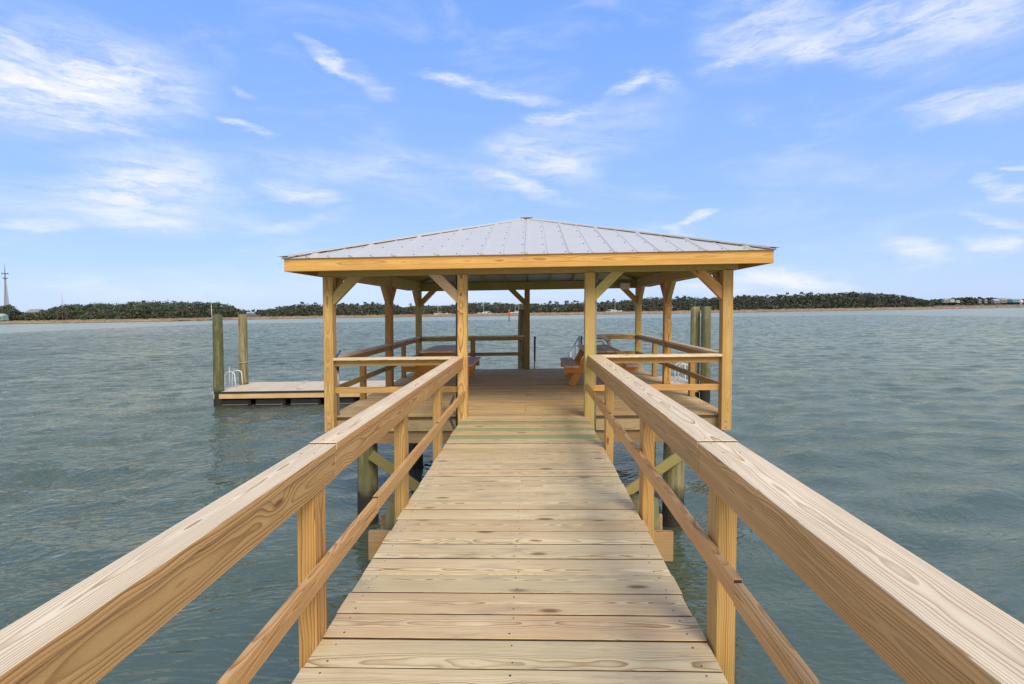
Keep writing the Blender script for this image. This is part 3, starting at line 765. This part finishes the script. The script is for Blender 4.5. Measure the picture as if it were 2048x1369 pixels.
tag(m.build('marsh_grass', MM, None, False, False), 'dry tan cordgrass covering the far marsh', 'grass', None, 'stuff')
ground = plain('far_ground', (.11, .09, .055), .95, 0., .3, .02)
m = MB(); bk2 = [(-1500, 330)] + [(x * 1.0, y + 34) for x, y in bk] + [(1500, 560)]
n2 = len(bk2)
vs = [(x, y, WZ - .1) for x, y in bk2] + [(x, y + 6, -.9) for x, y in bk2] + [(x * 6, 3000, .0) for x, y in bk2]
m.poly(vs, [(r * n2 + i, r * n2 + i + 1, (r + 1) * n2 + i + 1, (r + 1) * n2 + i) for r in range(2) for i in range(n2 - 1)])
tag(m.build('land', ground, None, False), 'wooded land behind the marsh', 'land', None, 'structure')

# ------------------------------------------------------------------ trees
def leaf_mat():
    m, nt, b = material('far_foliage')
    tn = nt.node('ShaderNodeAttribute', attribute_name='tint').outputs['Vector']
    nt.l.new(tn, b.inputs['Base Color'])
    b.inputs['Roughness'].default_value = .8; b.inputs['Specular IOR Level'].default_value = .15
    return m
LEAF = leaf_mat(); BARK = plain('far_bark', (.16, .12, .09), .9)
GREENS = [(.075, .102, .060), (.066, .094, .056), (.088, .112, .062), (.094, .108, .062), (.078, .094, .064)]
BARE = [(.105, .085, .068), (.12, .095, .075), (.085, .08, .06)]
def quad(m, c, s, tint):
    a = Vector((R.gauss(0, 1), R.gauss(0, 1), R.gauss(0, .7))).normalized(); b = a.orthogonal().normalized()
    b = (Matrix.Rotation(R.uniform(0, 6.28), 3, a) @ b); e = a.cross(b)
    k = R.uniform(.5, 1.)
    m.poly([c - b * s - e * s * k * .6, c + b * s * .9 - e * s * k, c + b * s * .7 + e * s * k, c - b * s * .8 + e * s * k * .8], [(0, 1, 2, 3)], 0, tint)
def crown(m, x, y, z0, H, W, kind, base, nq, leaf):
    """kind 'pine': clumps in the upper half; 'broad': from near the ground; 'bare': sparse."""
    lo = {'pine': .48, 'broad': .08, 'bare': .25, 'shrub': 0.}[kind]
    nc = max(4, int(nq / 9))
    for c in range(nc):
        t = lo + (1 - lo) * (R.random() ** .8)
        prof = {'pine': .35 + .65 * math.sin(PI * min(1, (t - lo) / (1 - lo) * .8 + .18)), 'broad': math.sqrt(max(.04, 1 - ((t - .42) / .60) ** 2)), 'bare': math.sqrt(max(.04, 1 - ((t - .6) / .45) ** 2)), 'shrub': math.sqrt(max(.05, 1 - t * t * .9))}[kind]
        q = R.uniform(0, 6.28); rr = W * .5 * prof * math.sqrt(R.uniform(.15, 1))
        cc = Vector((x + rr * math.cos(q), y + rr * math.sin(q), z0 + H * t * .97))
        v = R.uniform(.86, 1.18)
        tint = tuple(b * v for b in base)
        cr = W * R.uniform(.10, .19)
        for k in range(9):
            o = Vector((R.gauss(0, 1), R.gauss(0, 1), R.gauss(0, .6))) * cr * .55
            quad(m, cc + o, leaf * R.uniform(.6, 1.2), tint)
# skyline of the woods: (px, top y) in the photograph's frame
SKY = [(-420, 598), (-200, 602), (0, 614), (22, 610), (36, 622), (60, 628), (82, 624), (112, 613), (140, 608), (200, 608), (245, 608), (275, 603), (300, 604), (340, 603), (400, 604), (430, 605), (455, 609), (472, 615), (484, 621)]
SKY2 = [(520, 622), (542, 617), (562, 613), (580, 610), (606, 609), (636, 608), (668, 610), (688, 606), (710, 609), (735, 606), (760, 609), (786, 608), (806, 615), (822, 613), (840, 609), (862, 612), (884, 612), (906, 610), (930, 607), (960, 605), (990, 606), (1020, 607), (1060, 607), (1090, 609), (1120, 609), (1170, 607), (1200, 605), (1226, 603), (1250, 601), (1278, 597), (1310, 596), (1340, 597), (1372, 595), (1410, 597), (1450, 594), (1490, 592), (1530, 592), (1570, 591), (1610, 589), (1650, 587), (1690, 586), (1712, 584), (1740, 587), (1775, 589), (1806, 592), (1832, 596), (1850, 600), (1866, 604)]
SKY3 = [(1840, 603), (1862, 600), (1890, 598), (1920, 596), (1950, 594), (1980, 595), (2000, 598), (2030, 600), (2060, 598), (2200, 596), (2500, 590)]
SKYF = [(470, 622), (500, 621), (530, 620), (560, 621), (590, 621)]
def prof(P, px):
    for (a, ya), (b, yb) in zip(P, P[1:]):
        if a <= px <= b: return ya + (yb - ya) * (px - a) / (b - a)
    return None
def woods(name, P, D0, D1, step, rows, label, leaf, nq, zb=-.9, pal=GREENS, bare=.1, gray=0., wf=1., broad=.86):
    m = MB(); tr = MB()
    for r in range(rows):
        px = P[0][0] + R.uniform(0, step)
        while px < P[-1][0]:
            f = (px - P[0][0]) / (P[-1][0] - P[0][0])
            D = D0 + (D1 - D0) * f + r * 9 + R.uniform(-3, 3)
            top = zz(px, prof(P, px), D) * R.uniform(.80, 1.0) if r < rows - 1 else zz(px, prof(P, px), D) * R.uniform(.9, 1.03)
            if r == 0: top *= R.uniform(.55, .95)
            x, y = at(px, D); H = max(1.5, top - zb)
            kd = 'bare' if R.random() < bare else ('broad' if R.random() < broad else 'pine')
            base = R.choice(BARE if kd == 'bare' else pal)
            v = R.uniform(.75, 1.25); base = tuple(c * v * (1 - gray) + gray * g for c, g in zip(base, (.125, .145, .135)))  # distance haze mixed into the leaf colour as pale grey
            W = H * R.uniform(.55, .85) * wf
            crown(m, x, y, zb, H, W, kd, base, nq, leaf)
            tr.tube([(x, y, zb - .3), (x + R.uniform(-.3, .3), y, zb + H * .8)], [.22, .08], 5)
            px += step * R.uniform(.6, 1.4)
    tr.t = [(.10, .08, .06)] * len(tr.v)
    o0 = len(m.v); m.v += tr.v; m.g += tr.g; m.t += tr.t; m.f += [tuple(i + o0 for i in f) for f in tr.f]; m.mi += tr.mi; m.sm += tr.sm
    return tag(m.build(name, LEAF, None, False, False), label, 'woods', None, 'stuff')
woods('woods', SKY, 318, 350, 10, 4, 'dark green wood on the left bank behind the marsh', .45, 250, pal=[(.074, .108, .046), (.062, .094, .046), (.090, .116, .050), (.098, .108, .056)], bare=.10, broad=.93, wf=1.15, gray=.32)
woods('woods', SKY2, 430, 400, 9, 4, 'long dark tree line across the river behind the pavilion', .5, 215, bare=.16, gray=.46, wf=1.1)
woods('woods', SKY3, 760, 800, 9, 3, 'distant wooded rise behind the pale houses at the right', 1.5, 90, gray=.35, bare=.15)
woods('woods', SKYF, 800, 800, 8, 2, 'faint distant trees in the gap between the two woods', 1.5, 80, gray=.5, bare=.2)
# understorey along the edge of the woods
m = MB()
for (P, Da, Db) in ((SKY, 312, 342), (SKY2, 420, 392)):
    px = P[0][0]
    while px < P[-1][0]:
        f = (px - P[0][0]) / (P[-1][0] - P[0][0]); D = Da + (Db - Da) * f + R.uniform(-3, 3)
        x, y = at(px, D); v = R.uniform(.7, 1.2); b = R.choice(GREENS + BARE[:1] if R.random() < .8 else BARE)
        crown(m, x, y, -1., R.uniform(2.5, 5.5), R.uniform(5, 9), 'shrub', tuple(c * v for c in b), 54, .6)
        px += R.uniform(4, 9)
tag(m.build('undergrowth', LEAF, None, False, False), 'scrub along the foot of the far woods', 'undergrowth', None, 'stuff')
# single trees that stand out of the skyline
def tree_proto(kind, H, W, base, nq, leaf):
    o = bpy.data.objects.new('pine_tree' if kind != 'bare' else 'bare_tree', None)
    m = MB(); pts = [(0, 0, 0)]; x = 0
    for i in range(1, 6): x += R.uniform(-.25, .25); pts.append((x, R.uniform(-.1, .1), H * .94 * i / 5))
    m.tube(pts, [.24, .2, .17, .14, .1, .05], 6)
    for i in range(7):
        t = R.uniform(.5, .9); q = R.uniform(0, 6.28); L = W * R.uniform(.2, .42)
        m.tube([(x * t, 0, H * t), (x * t + L * math.cos(q), L * math.sin(q), H * t + L * .35)], [.07, .03], 4)
    tk = m.build('trunk', BARK, None, False)
    c = MB()
    nc = int(nq / 8)
    for k in range(nc):
        t = R.uniform(.42, 1.) if kind == 'pine' else R.uniform(.35, 1.)
        rr = W * .5 * (1.02 - t * .72 if kind == 'pine' else math.sqrt(max(.05, 1 - ((t - .65) / .42) ** 2))) * math.sqrt(R.random()); q = R.uniform(0, 6.28)
        cc = Vector((x * t + rr * math.cos(q), rr * math.sin(q), H * t)); v = R.uniform(.75, 1.3)
        for j in range(8): quad(c, cc + Vector((R.gauss(0, .5), R.gauss(0, .5), R.gauss(0, .28))) * W * .13, leaf * R.uniform(.6, 1.2), tuple(b * v for b in base))
    cr = c.build('crown', LEAF, None, False, False)
    return tk, cr
def tree_inst(pr, x, y, z, s, rot, label, cat, group, name):
    o = thing(name, (x, y, z), label, cat, group); o.rotation_euler = (0, 0, rot); o.scale = (s, s, s)
    for ch in pr:
        c = ch.copy(); COL.objects.link(c); c.parent = o
protos = [tree_proto('pine', 10., R.uniform(5., 7.5), R.choice(GREENS), 190, .36) for _ in range(7)]
bares = [tree_proto('bare', 10., 6.5, R.choice(BARE), 90, .28) for _ in range(3)]
singles = [  # (kind, label, [(px, top)], distance)
 ('pine', 'open crowned pine above the tree line just left of the left corner post', [(606, 603), (618, 606), (632, 604)], 424),
 ('pine', 'rounded pine crown above the wood, seen between the two left front posts', [(687, 605), (704, 606), (731, 603), (746, 603), (757, 605), (786, 604)], 422),
 ('pine', 'pine between the left middle post and the rear left post', [(797, 609), (822, 606), (835, 607)], 420),
 ('pine', 'pine rising above the trees behind the left knee brace', [(858, 609), (877, 612), (892, 610)], 420),
 ('pine', 'thin pine above the woods right of the middle rear post', [(1072, 606), (1090, 605), (1101, 601), (1112, 602), (1117, 603), (1131, 601), (1136, 600), (1145, 603), (1150, 600), (1156, 601), (1163, 604), (1168, 600)], 416),
 ('pine', 'tall pine above the tree line around the white sailboat', [(1205, 602), (1217, 600), (1229, 597), (1243, 600)], 414),
 ('pine', 'pine above the woods between the right middle and corner posts', [(1355, 592), (1369, 591), (1378, 593), (1410, 594), (1425, 595), (1436, 595)], 408),
 ('pine', 'pine on the skyline just right of the right corner post', [(1476, 590), (1488, 589), (1498, 590), (1508, 591), (1514, 590), (1522, 592), (1556, 588), (1562, 589), (1568, 589), (1574, 585), (1590, 588)], 404),
 ('pine', 'taller pine on the highest stretch of the right tree line', [(1604, 584), (1616, 586), (1622, 584), (1640, 586), (1668, 586), (1700, 584), (1708, 583), (1716, 585), (1740, 587), (1762, 586), (1786, 588), (1806, 590)], 402),
 ('pine', 'small pine at the right tip of the left bank wood', [(440, 604), (456, 607), (468, 612), (478, 617)], 344),
 ('pine', 'pine crown rising above the left bank wood', [(262, 603), (290, 601), (314, 604), (366, 602), (400, 603)], 336),
 ('pine', 'dark tree at the foot of the tall radio tower', [(6, 612), (14, 613)], 322),
 ('bare', 'leafless brownish tree on the skyline left of the right middle post', [(1286, 592), (1298, 591), (1308, 592), (1318, 593), (1330, 594)], 412),
 ('bare', 'leafless grey tree on the right tree line crest', [(1536, 592), (1650, 588), (1684, 586), (1724, 587)], 404),
 ('bare', 'leafless tree beside the thin mast on the left bank', [(116, 612), (126, 611), (134, 609)], 326),
]
for kind, lab, spots, D in singles:
    for px, ty in spots:
        x, y = at(px, D); H = zz(px, ty + 1.6, D) + .9
        pr = R.choice(protos if kind == 'pine' else bares)
        nm = 'pine_tree' if kind == 'pine' else 'bare_tree'
        tree_inst(pr, x, y, -.9, H / 10., R.uniform(0, 6.28), lab, 'tree', lab if len(spots) > 1 else None, nm)
for pr in protos + bares:
    for o in pr: bpy.data.objects.remove(o)

# ------------------------------------------------------------------ far structures and boats
def sailboat(px, D, L, mast, label, cabin=True, rot=0., wl=WZ):
    x, y = at(px, D)
    o = thing('sailboat', (x, y, wl), label, 'sailboat', 'sailboats moored behind the marsh')
    c, s = math.cos(rot), math.sin(rot)
    def T(a, b, z): return (x + a * c - b * s, y + a * s + b * c, wl + z)
    st = [(-.5, .55, .95), (-.3, .85, .9), (0, 1., .95), (.25, .8, 1.05), (.42, .4, 1.2), (.52, .04, 1.35)]
    vs = []; B = L * .16
    for (t, w, h) in st: vs += [T(t * L, -w * B, h), T(t * L * .94, -w * B * .75, 0), T(t * L * .9, 0, -.4), T(t * L * .94, w * B * .75, 0), T(t * L, w * B, h)]
    n = len(st); fs = [(i * 5 + k, i * 5 + k + 1, (i + 1) * 5 + k + 1, (i + 1) * 5 + k) for i in range(n - 1) for k in range(4)]
    fs += [(i * 5 + 4, i * 5, (i + 1) * 5, (i + 1) * 5 + 4) for i in range(n - 1)] + [(0, 1, 2, 3, 4)]
    m = MB(); m.poly(vs, fs); m.build('hull', M['boat'], o, False)
    if cabin:
        m = MB(); m.beam(T(-.18 * L, 0, 1.2), T(.18 * L, 0, 1.2), B * 1.0, .55, ch=.12, tint=(1, 0, 0)); m.beam(T(-.1 * L, 0, 1.27), T(.12 * L, 0, 1.27), B * 1.03, .18, mi=1, tint=(1, 0, 0)); m.build('cabin', [M['boat'], M['boatdark']], o, False)
        m = MB(); m.beam(T(-.36 * L, 0, 1.9), T(-.18 * L, 0, 1.9), B * 1.1, .1, tint=(1, 0, 0)); m.tube([T(-.35 * L, B * .4, .9), T(-.35 * L, B * .4, 1.9)], .05, 5); m.tube([T(-.19 * L, -B * .4, .9), T(-.19 * L, -B * .4, 1.9)], .05, 5); m.build('canopy', M['boat'], o, False)
    m = MB(); m.tube([T(.08 * L, 0, .9), T(.08 * L, 0, mast)], [.13, .08], 6); m.tube([T(.08 * L, -.9, mast * .62), T(.08 * L, .9, mast * .62)], .05, 5); m.build('mast', M['white'], o, False)
    m = MB(); m.tube([T(.08 * L, 0, 1.9), T(-.35 * L, 0, 1.95)], .13, 6); m.build('boom', M['boat'], o, False)
    m = MB(); m.tube([T(.5 * L, 0, 1.3), T(.08 * L, 0, mast * .97)], .025, 4); m.tube([T(-.48 * L, 0, 1.), T(.08 * L, 0, mast * .97)], .025, 4); m.build('stays', M['steel'], o, False)
    return o
W2 = -1.15
sailboat(970, 384, 10.5, 9.6, 'white sailboat seen between the left entrance post and the red channel marker', True, PI, W2)
sailboat(1033, 386, 9., 10.2, 'sailboat partly hidden behind the tan piling at the middle rear post', True, PI + .2, W2)
sailboat(1228, 372, 12., 11.8, 'white sailboat with a cabin seen right of the right entrance post', True, .1, W2)
sailboat(878, 388, 7., 7.4, 'small sailboat with bare mast behind the left front knee brace', False, PI, W2)
sailboat(1040, 388, 9., 10., 'sailboat whose mast touches the middle rear post', False, PI + .4, W2)
x, y = at(895, 380); o = thing('motor_boat', (x, y, W2), 'low white motor boat left of the left entrance post', 'boat')
m = MB(); m.poly([(x - 2.4, y - .8, W2 + .8), (x + 1.2, y - .8, W2 + .8), (x + 2.9, y, W2 + 1.), (x + 1.2, y + .8, W2 + .8), (x - 2.4, y + .8, W2 + .8), (x - 2.2, y - .6, W2 - .1), (x + 1., y - .5, W2 - .1), (x + 2.3, y, W2 - .1), (x + 1., y + .5, W2 - .1), (x - 2.2, y + .6, W2 - .1)],
                 [(0, 1, 2, 3, 4), (0, 5, 6, 1), (1, 6, 7, 2), (2, 7, 8, 3), (3, 8, 9, 4), (4, 9, 5, 0)]); m.build('hull', M['boat'], o, False)
m = MB(); m.box((x - .2, y, W2 + 1.), (1.0, .9, .45)); m.build('console', M['boat'], o, False)
# red channel marker
x, y = at(1018.5, 156); zt = zz(1018, 620, 156)
o = thing('channel_marker', (x, y, WZ), 'red triangular channel marker on a dark pole in the river', 'channel marker')
m = MB(); m.tube([(x, y, WZ - 1), (x, y, zt - 1.3)], [.17, .13], 8); m.build('pole', M['grip'], o, False)
m = MB(); m.poly([(x - .62, y - .2, zt - 1.55), (x + .62, y - .2, zt - 1.55), (x, y - .2, zt - .25), (x - .62, y - .15, zt - 1.55), (x + .62, y - .15, zt - 1.55), (x, y - .15, zt - .25)], [(0, 1, 2), (5, 4, 3), (0, 3, 4, 1), (1, 4, 5, 2), (2, 5, 3, 0)]); m.build('dayboard', M['red'], o, False)
m = MB(); m.tube([(x, y, zt - 1.3), (x, y, zt - .1)], .07, 6); m.tube([(x, y, zt - .3), (x, y, zt)], .12, 8); m.build('lantern', M['white'], o, False)
# radio towers
x, y = at(15, 500); zb = -.5; zt = zz(14, 525, 500)
o = thing('radio_tower', (x, y, zb), 'tall tapered pale radio tower above the left bank', 'radio tower')
m = MB(); H = (zt - zb) * .74
def leg(k, t): q = 2 * PI * k / 3 + .4; r = 2.7 * (1 - t) + .55 * t; return (x + r * math.cos(q), y + r * math.sin(q), zb + H * t)
for k in range(3): m.tube([leg(k, 0), leg(k, 1)], [.30, .18], 6)
for i in range(22):
    for k in range(3):
        m.tube([leg(k, i / 22), leg((k + 1) % 3, (i + 1) / 22)], .13, 4); m.tube([leg((k + 1) % 3, i / 22), leg(k, (i + 1) / 22)], .13, 4); m.tube([leg(k, i / 22), leg((k + 1) % 3, i / 22)], .10, 4)
m.build('lattice', M['tower'], o, False)
m = MB(); m.tube([(x, y, zb + H), (x, y, zt - 4), (x, y, zt)], [.45, .3, .05], 8); m.build('mast', M['tower'], o, False)
for zq, w in ((zz(14, 548, 500), 2.3), (zz(14, 557, 500), 1.5)):
    m = MB(); m.tube([(x + w * math.cos(2 * PI * i / 12), y + w * math.sin(2 * PI * i / 12), zq) for i in range(12)], .22, 5, 0, True)
    for i in range(4): m.tube([(x, y, zq), (x + w * math.cos(PI * i / 2), y + w * math.sin(PI * i / 2), zq)], .12, 4)
    for i in range(6): m.box((x + w * math.cos(2 * PI * i / 6), y + w * math.sin(2 * PI * i / 6), zq), (.5, .3, 1.3))
    m.build('antenna_ring', M['roofdark'], o, False)
for px, ty, by, D, lab, w in ((127, 587, 627, 345, 'thin bare mast rising from the left bank wood', .28), (424.5, 608, 632, 322, 'white pole seen just above the green mooring piling', .2)):
    x, y = at(px, D); zt = zz(px, ty, D)
    o = thing('utility_pole', (x, y, -1.), lab, 'pole')
    m = MB(); m.tube([(x, y, -1.2), (x - .1, y, (zt - 1) / 2), (x - .2, y, zt)], [w * 1.3, w, w * .4], 7); m.build('shaft', M['tower'] if px < 200 else M['white'], o, False)
    m = MB(); m.box((x - .15, y, zt * .82), (1.0, .15, .15)); m.build('cross_arm', M['tower'], o, False)
def house(px, py, D, w, h, label, wall='siding', roof='roofdark', flat=False, group='houses on the far right shore'):
    x, y = at(px, D); z = zz(px, py, D)
    o = thing('house', (x, y, z), label, 'house', group); dp = w * .7
    m = MB(); m.box((x, y, z + h / 2), (w, dp, h)); m.build('wall', M[wall], o, False)
    rh = .12 * w if flat else .3 * min(w, 9)
    m = MB(); e = w * .54; f = dp * .56
    m.poly([(x - e, y - f, z + h + .02), (x + e, y - f, z + h + .02), (x + e, y + f, z + h + .02), (x - e, y + f, z + h + .02), (x - e * .9, y, z + h + rh), (x + e * .9, y, z + h + rh)], [(0, 1, 5, 4), (2, 3, 4, 5), (1, 2, 5), (3, 0, 4), (3, 2, 1, 0)]); m.build('roof', M[roof], o, False)
    for k in (-.3, 0, .3):
        m = MB(); m.box((x + k * w, y - dp / 2 - .05, z + h * .5), (w * .14, .12, h * .36)); m.build('window', M['boatdark'], o, False)
    return o
house(1890, 606, 640, 6.5, 3.2, 'pale house furthest left on the low right shore')
house(1903, 605, 650, 5, 3, 'cream house just right of the leftmost pale shore house', 'ring_white')
house(1915, 606, 650, 4, 2.2, 'small cream shed right of the cream shore house', 'ring_white')
house(1959, 607, 660, 3.2, 4.2, 'narrow white house in the trees of the wooded rise')
house(1971, 607, 660, 3., 4.2, 'second narrow white house in the trees of the wooded rise')
house(1991, 607, 660, 7, 3.4, 'pale house near the right end of the shore with a white roof', 'siding', 'whiteroof')
house(2004, 606, 670, 8, 3.6, 'grey roofed house left of the long white roof')
house(2014, 604, 690, 6, 3.6, 'bright white house just left of the long white roof', 'siding', 'whiteroof')
house(2029, 605, 650, 11, 3.2, 'long low building with a white roof at the right edge', 'teal', 'whiteroof', True)
house(498, 630, 620, 4, 2.2, 'left of two tiny white houses in the gap between the woods', 'siding', 'whiteroof', False, 'houses in the gap')
house(507, 630, 620, 4, 2.2, 'right of two tiny white houses in the gap between the woods', 'siding', 'whiteroof', False, 'houses in the gap')
house(4, 641, 305, 5, 2.4, 'small teal walled house at the left edge below the radio tower', 'teal', 'whiteroof', False, 'houses on the left bank')
house(74, 631, 420, 11, 2.4, 'pale low house above the bushes right of the radio tower', 'siding', 'roofdark', False, 'houses on the left bank')
x, y = at(2042, 640); z = zz(2042, 604, 640)
o = thing('water_tank', (x, y, -.9), 'round white tank beside the long white roof at the right edge', 'tank')
m = MB(); vs = []; n = 14
for i in range(9):
    a = -PI / 2 + PI * i / 8
    vs += [(x + 2.3 * math.cos(a) * math.cos(2 * PI * k / n), y + 2.3 * math.cos(a) * math.sin(2 * PI * k / n), z + 2.3 * math.sin(a)) for k in range(n)]
m.poly(vs, [(i * n + k, i * n + (k + 1) % n, (i + 1) * n + (k + 1) % n, (i + 1) * n + k) for i in range(8) for k in range(n)], 0, (1, 0, 0), True); m.build('vessel', M['white'], o, False)
m = MB(); m.tube([(x, y, -1), (x, y, z - 1.8)], 1., 8); m.build('stem', M['white'], o, False)

# ------------------------------------------------------------------ sky, sun, camera
SUN_EL, SUN_AZ = math.radians(42), math.radians(155)        # azimuth clockwise from +Y: behind the camera, to the right
w = bpy.data.worlds.new('World'); S.world = w; w.use_nodes = True
nt = NT(w.node_tree); bg = [n for n in w.node_tree.nodes if n.type == 'BACKGROUND'][0]
sky = nt.node('ShaderNodeTexSky', sky_type='NISHITA', sun_disc=False, sun_elevation=SUN_EL, sun_rotation=SUN_AZ, altitude=0., air_density=1.0, dust_density=.6, ozone_density=2.0)
gen = nt.node('ShaderNodeTexCoord').outputs['Generated']
gx, gy, gz_ = nt.sep(gen)
az = nt.m('ARCTAN2', gx, gy); el = nt.m('ARCSINE', gz_)
pos = nt.vec(az, el, 0)
CL = [(-0.75, 0.336, 0.162, 0.063, 0.09, 1.0), (-0.779, 0.305, 0.099, 0.046, 0.11, 0.7), (-0.641, 0.333, 0.081, 0.022, -0.11, 0.6), (-0.733, 0.283, 0.083, 0.015, -0.05, 0.5), (-0.644, 0.205, 0.097, 0.058, 0.02, 0.75), (-0.66, 0.154, 0.089, 0.027, -0.08, 0.6), (-0.749, 0.176, 0.128, 0.025, 0.13, 0.45), (-0.788, 0.132, 0.057, 0.009, 0.03, 0.65), (-0.368, 0.43, 0.047, 0.011, -0.52, 0.75), (-0.303, 0.4, 0.049, 0.019, -0.49, 0.4), (-0.14, 0.417, 0.066, 0.008, -0.12, 0.8), (-0.045, 0.398, 0.105, 0.012, -0.19, 0.55), (0.188, 0.399, 0.037, 0.013, 0.25, 0.8), (0.251, 0.397, 0.041, 0.015, -0.27, 0.5), (0.041, 0.352, 0.043, 0.012, -0.04, 0.6), (0.089, 0.365, 0.056, 0.01, 0.17, 0.4), (0.026, 0.278, 0.106, 0.028, -0.22, 0.6), (-0.018, 0.238, 0.092, 0.018, -0.31, 0.6), (-0.424, 0.211, 0.066, 0.017, -0.08, 0.7), (-0.433, 0.162, 0.101, 0.01, 0.23, 0.45), (-0.513, 0.314, 0.035, 0.007, -0.31, 0.7), (-0.501, 0.359, 0.022, 0.006, -0.2, 0.5), (-0.328, 0.258, 0.261, 0.034, 0.02, 0.35), (0.115, 0.321, 0.167, 0.052, 0.1, 0.3), (0.426, 0.446, 0.109, 0.06, 0.12, 0.55), (0.502, 0.403, 0.067, 0.027, -0.09, 0.75), (0.631, 0.403, 0.137, 0.04, -0.18, 0.75), (0.358, 0.406, 0.041, 0.009, -0.04, 0.6), (0.569, 0.369, 0.09, 0.016, -0.38, 0.4), (0.703, 0.275, 0.083, 0.024, -0.08, 0.6), (0.651, 0.295, 0.033, 0.008, 0.07, 0.5), (0.311, 0.166, 0.04, 0.008, 0.29, 0.9), (0.277, 0.141, 0.023, 0.008, -0.41, 0.5), (0.452, 0.043, 0.091, 0.022, -0.08, 0.85), (0.397, 0.034, 0.104, 0.018, -0.03, 0.6), (0.627, 0.08, 0.032, 0.015, -0.37, 0.65), (0.719, 0.084, 0.042, 0.011, -0.19, 0.75), (0.734, 0.109, 0.044, 0.01, -0.48, 0.55), (0.728, 0.162, 0.031, 0.008, -0.58, 0.7), (0.743, 0.185, 0.02, 0.005, -0.26, 0.7), (-0.725, 0.04, 0.07, 0.015, -0.17, 0.35), (-0.059, 0.045, 0.285, 0.024, -0.01, 0.25), (0.179, 0.139, 0.138, 0.019, 0.04, 0.25)]
# ragged edges: the cloud coordinates are warped by noise before the banks are laid out
rot = nt.node('ShaderNodeMapping'); rot.inputs['Rotation'].default_value = (0, 0, .16); rot.inputs['Scale'].default_value = (1, 3.2, 1); nt.l.new(pos, rot.inputs['Vector'])
wn = nt.node('ShaderNodeTexNoise'); wn.inputs['Scale'].default_value = 9.; wn.inputs['Detail'].default_value = 7.; wn.inputs['Roughness'].default_value = .62; nt.l.new(rot.outputs[0], wn.inputs['Vector'])
wc = nt.sep(wn.outputs['Color'])
px_ = nt.m('ADD', az, nt.m('MULTIPLY', nt.m('SUBTRACT', wc[0], .5), .11)); py_ = nt.m('ADD', el, nt.m('MULTIPLY', nt.m('SUBTRACT', wc[1], .5), .045))
wpos = nt.vec(px_, py_, 0)
acc = None
for (a0, e0, sa, se, th, st) in CL:
    mp = nt.node('ShaderNodeMapping'); mp.vector_type = 'TEXTURE'
    mp.inputs['Location'].default_value = (a0, e0, 0); mp.inputs['Rotation'].default_value = (0, 0, th); mp.inputs['Scale'].default_value = (sa * 1.2, se * 1.2, 1)
    nt.l.new(wpos, mp.inputs['Vector'])
    ln = nt.node('ShaderNodeVectorMath', operation='LENGTH'); nt.l.new(mp.outputs[0], ln.inputs[0])
    v = nt.mr(ln.outputs['Value'], 1.25, .15, 0., st)
    acc = v if acc is None else nt.m('MAXIMUM', acc, v) if st > .5 else nt.m('ADD', acc, nt.m('MULTIPLY', v, .8))
# fine streaks inside the banks
rot2 = nt.node('ShaderNodeMapping'); rot2.inputs['Rotation'].default_value = (0, 0, .20); rot2.inputs['Scale'].default_value = (3., 14., 1)
nt.l.new(wpos, rot2.inputs['Vector'])
stk = nt.noise(rot2.outputs[0], 2.6, 8., .62, .6)
fine = nt.noise(rot2.outputs[0], 9., 6., .7)
den = nt.m('MULTIPLY', acc, nt.mr(nt.m('ADD', nt.m('MULTIPLY', stk, .66), nt.m('MULTIPLY', fine, .34)), .33, .64, .10, 1.08))
# thin veil elsewhere, also over the rest of the dome
veil = nt.mr(nt.noise(rot.outputs[0], 4., 6., .6, .5), .45, .85, 0., .34)
behind = nt.mr(gy, .25, -.2)
cover = nt.m('MULTIPLY', behind, nt.mr(nt.noise(gen, 2.2, 6., .6), .35, .6, .2, .95))
den = nt.m('ADD', den, veil); den = nt.m('MAXIMUM', den, cover, clamp=True)
base = nt.mix(1., sky.outputs[0], rgb((1.55, 1.36, 1.35)), 'MULTIPLY')
grad = nt.ramp(gz_, [(0., (1.95, 2.78, 4.2)), (.10, (1.60, 2.50, 4.3)), (.27, (1.26, 2.20, 4.35)), (.48, (.90, 1.86, 4.35)), (1., (.5, 1.4, 3.9))])
base = nt.mix(.90, base, grad)
white = nt.mix(behind, rgb((4.2, 4.28, 4.4)), rgb((3.5, 3.4, 3.3)))
col = nt.mix(den, base, white)
nt.l.new(col, bg.inputs['Color']); bg.inputs['Strength'].default_value = .118

sd = bpy.data.lights.new('sun', 'SUN'); sd.energy = 1.5; sd.angle = math.radians(28); sd.color = (1., .89, .69)
so = bpy.data.objects.new('sun', sd); COL.objects.link(so)
dirv = Vector((math.sin(SUN_AZ) * math.cos(SUN_EL), math.cos(SUN_AZ) * math.cos(SUN_EL), math.sin(SUN_EL)))
so.rotation_euler = dirv.to_track_quat('Z', 'Y').to_euler(); so.location = (5, -8, 20)

cd = bpy.data.cameras.new('camera'); co = bpy.data.objects.new('camera', cd); COL.objects.link(co); S.camera = co
cd.sensor_width = 36; cd.lens = 1020 / 2048 * 36; cd.shift_y = -.01383; cd.clip_start = .05; cd.clip_end = 8000
psi, pit, rol = math.radians(2.1614), math.radians(2.), .0145
F = Vector((-math.sin(psi) * math.cos(pit), math.cos(psi) * math.cos(pit), -math.sin(pit))); RR = Vector((math.cos(psi), math.sin(psi), 0)); U = RR.cross(F)
R2 = RR * math.cos(rol) - U * math.sin(rol); U2 = U * math.cos(rol) + RR * math.sin(rol)
co.matrix_world = Matrix(((R2.x, U2.x, -F.x, 0), (R2.y, U2.y, -F.y, 0), (R2.z, U2.z, -F.z, 1.6), (0, 0, 0, 1)))
vs_ = S.view_settings; vs_.view_transform = 'Standard'; vs_.look = 'None'; vs_.exposure = .95; vs_.gamma = 1.
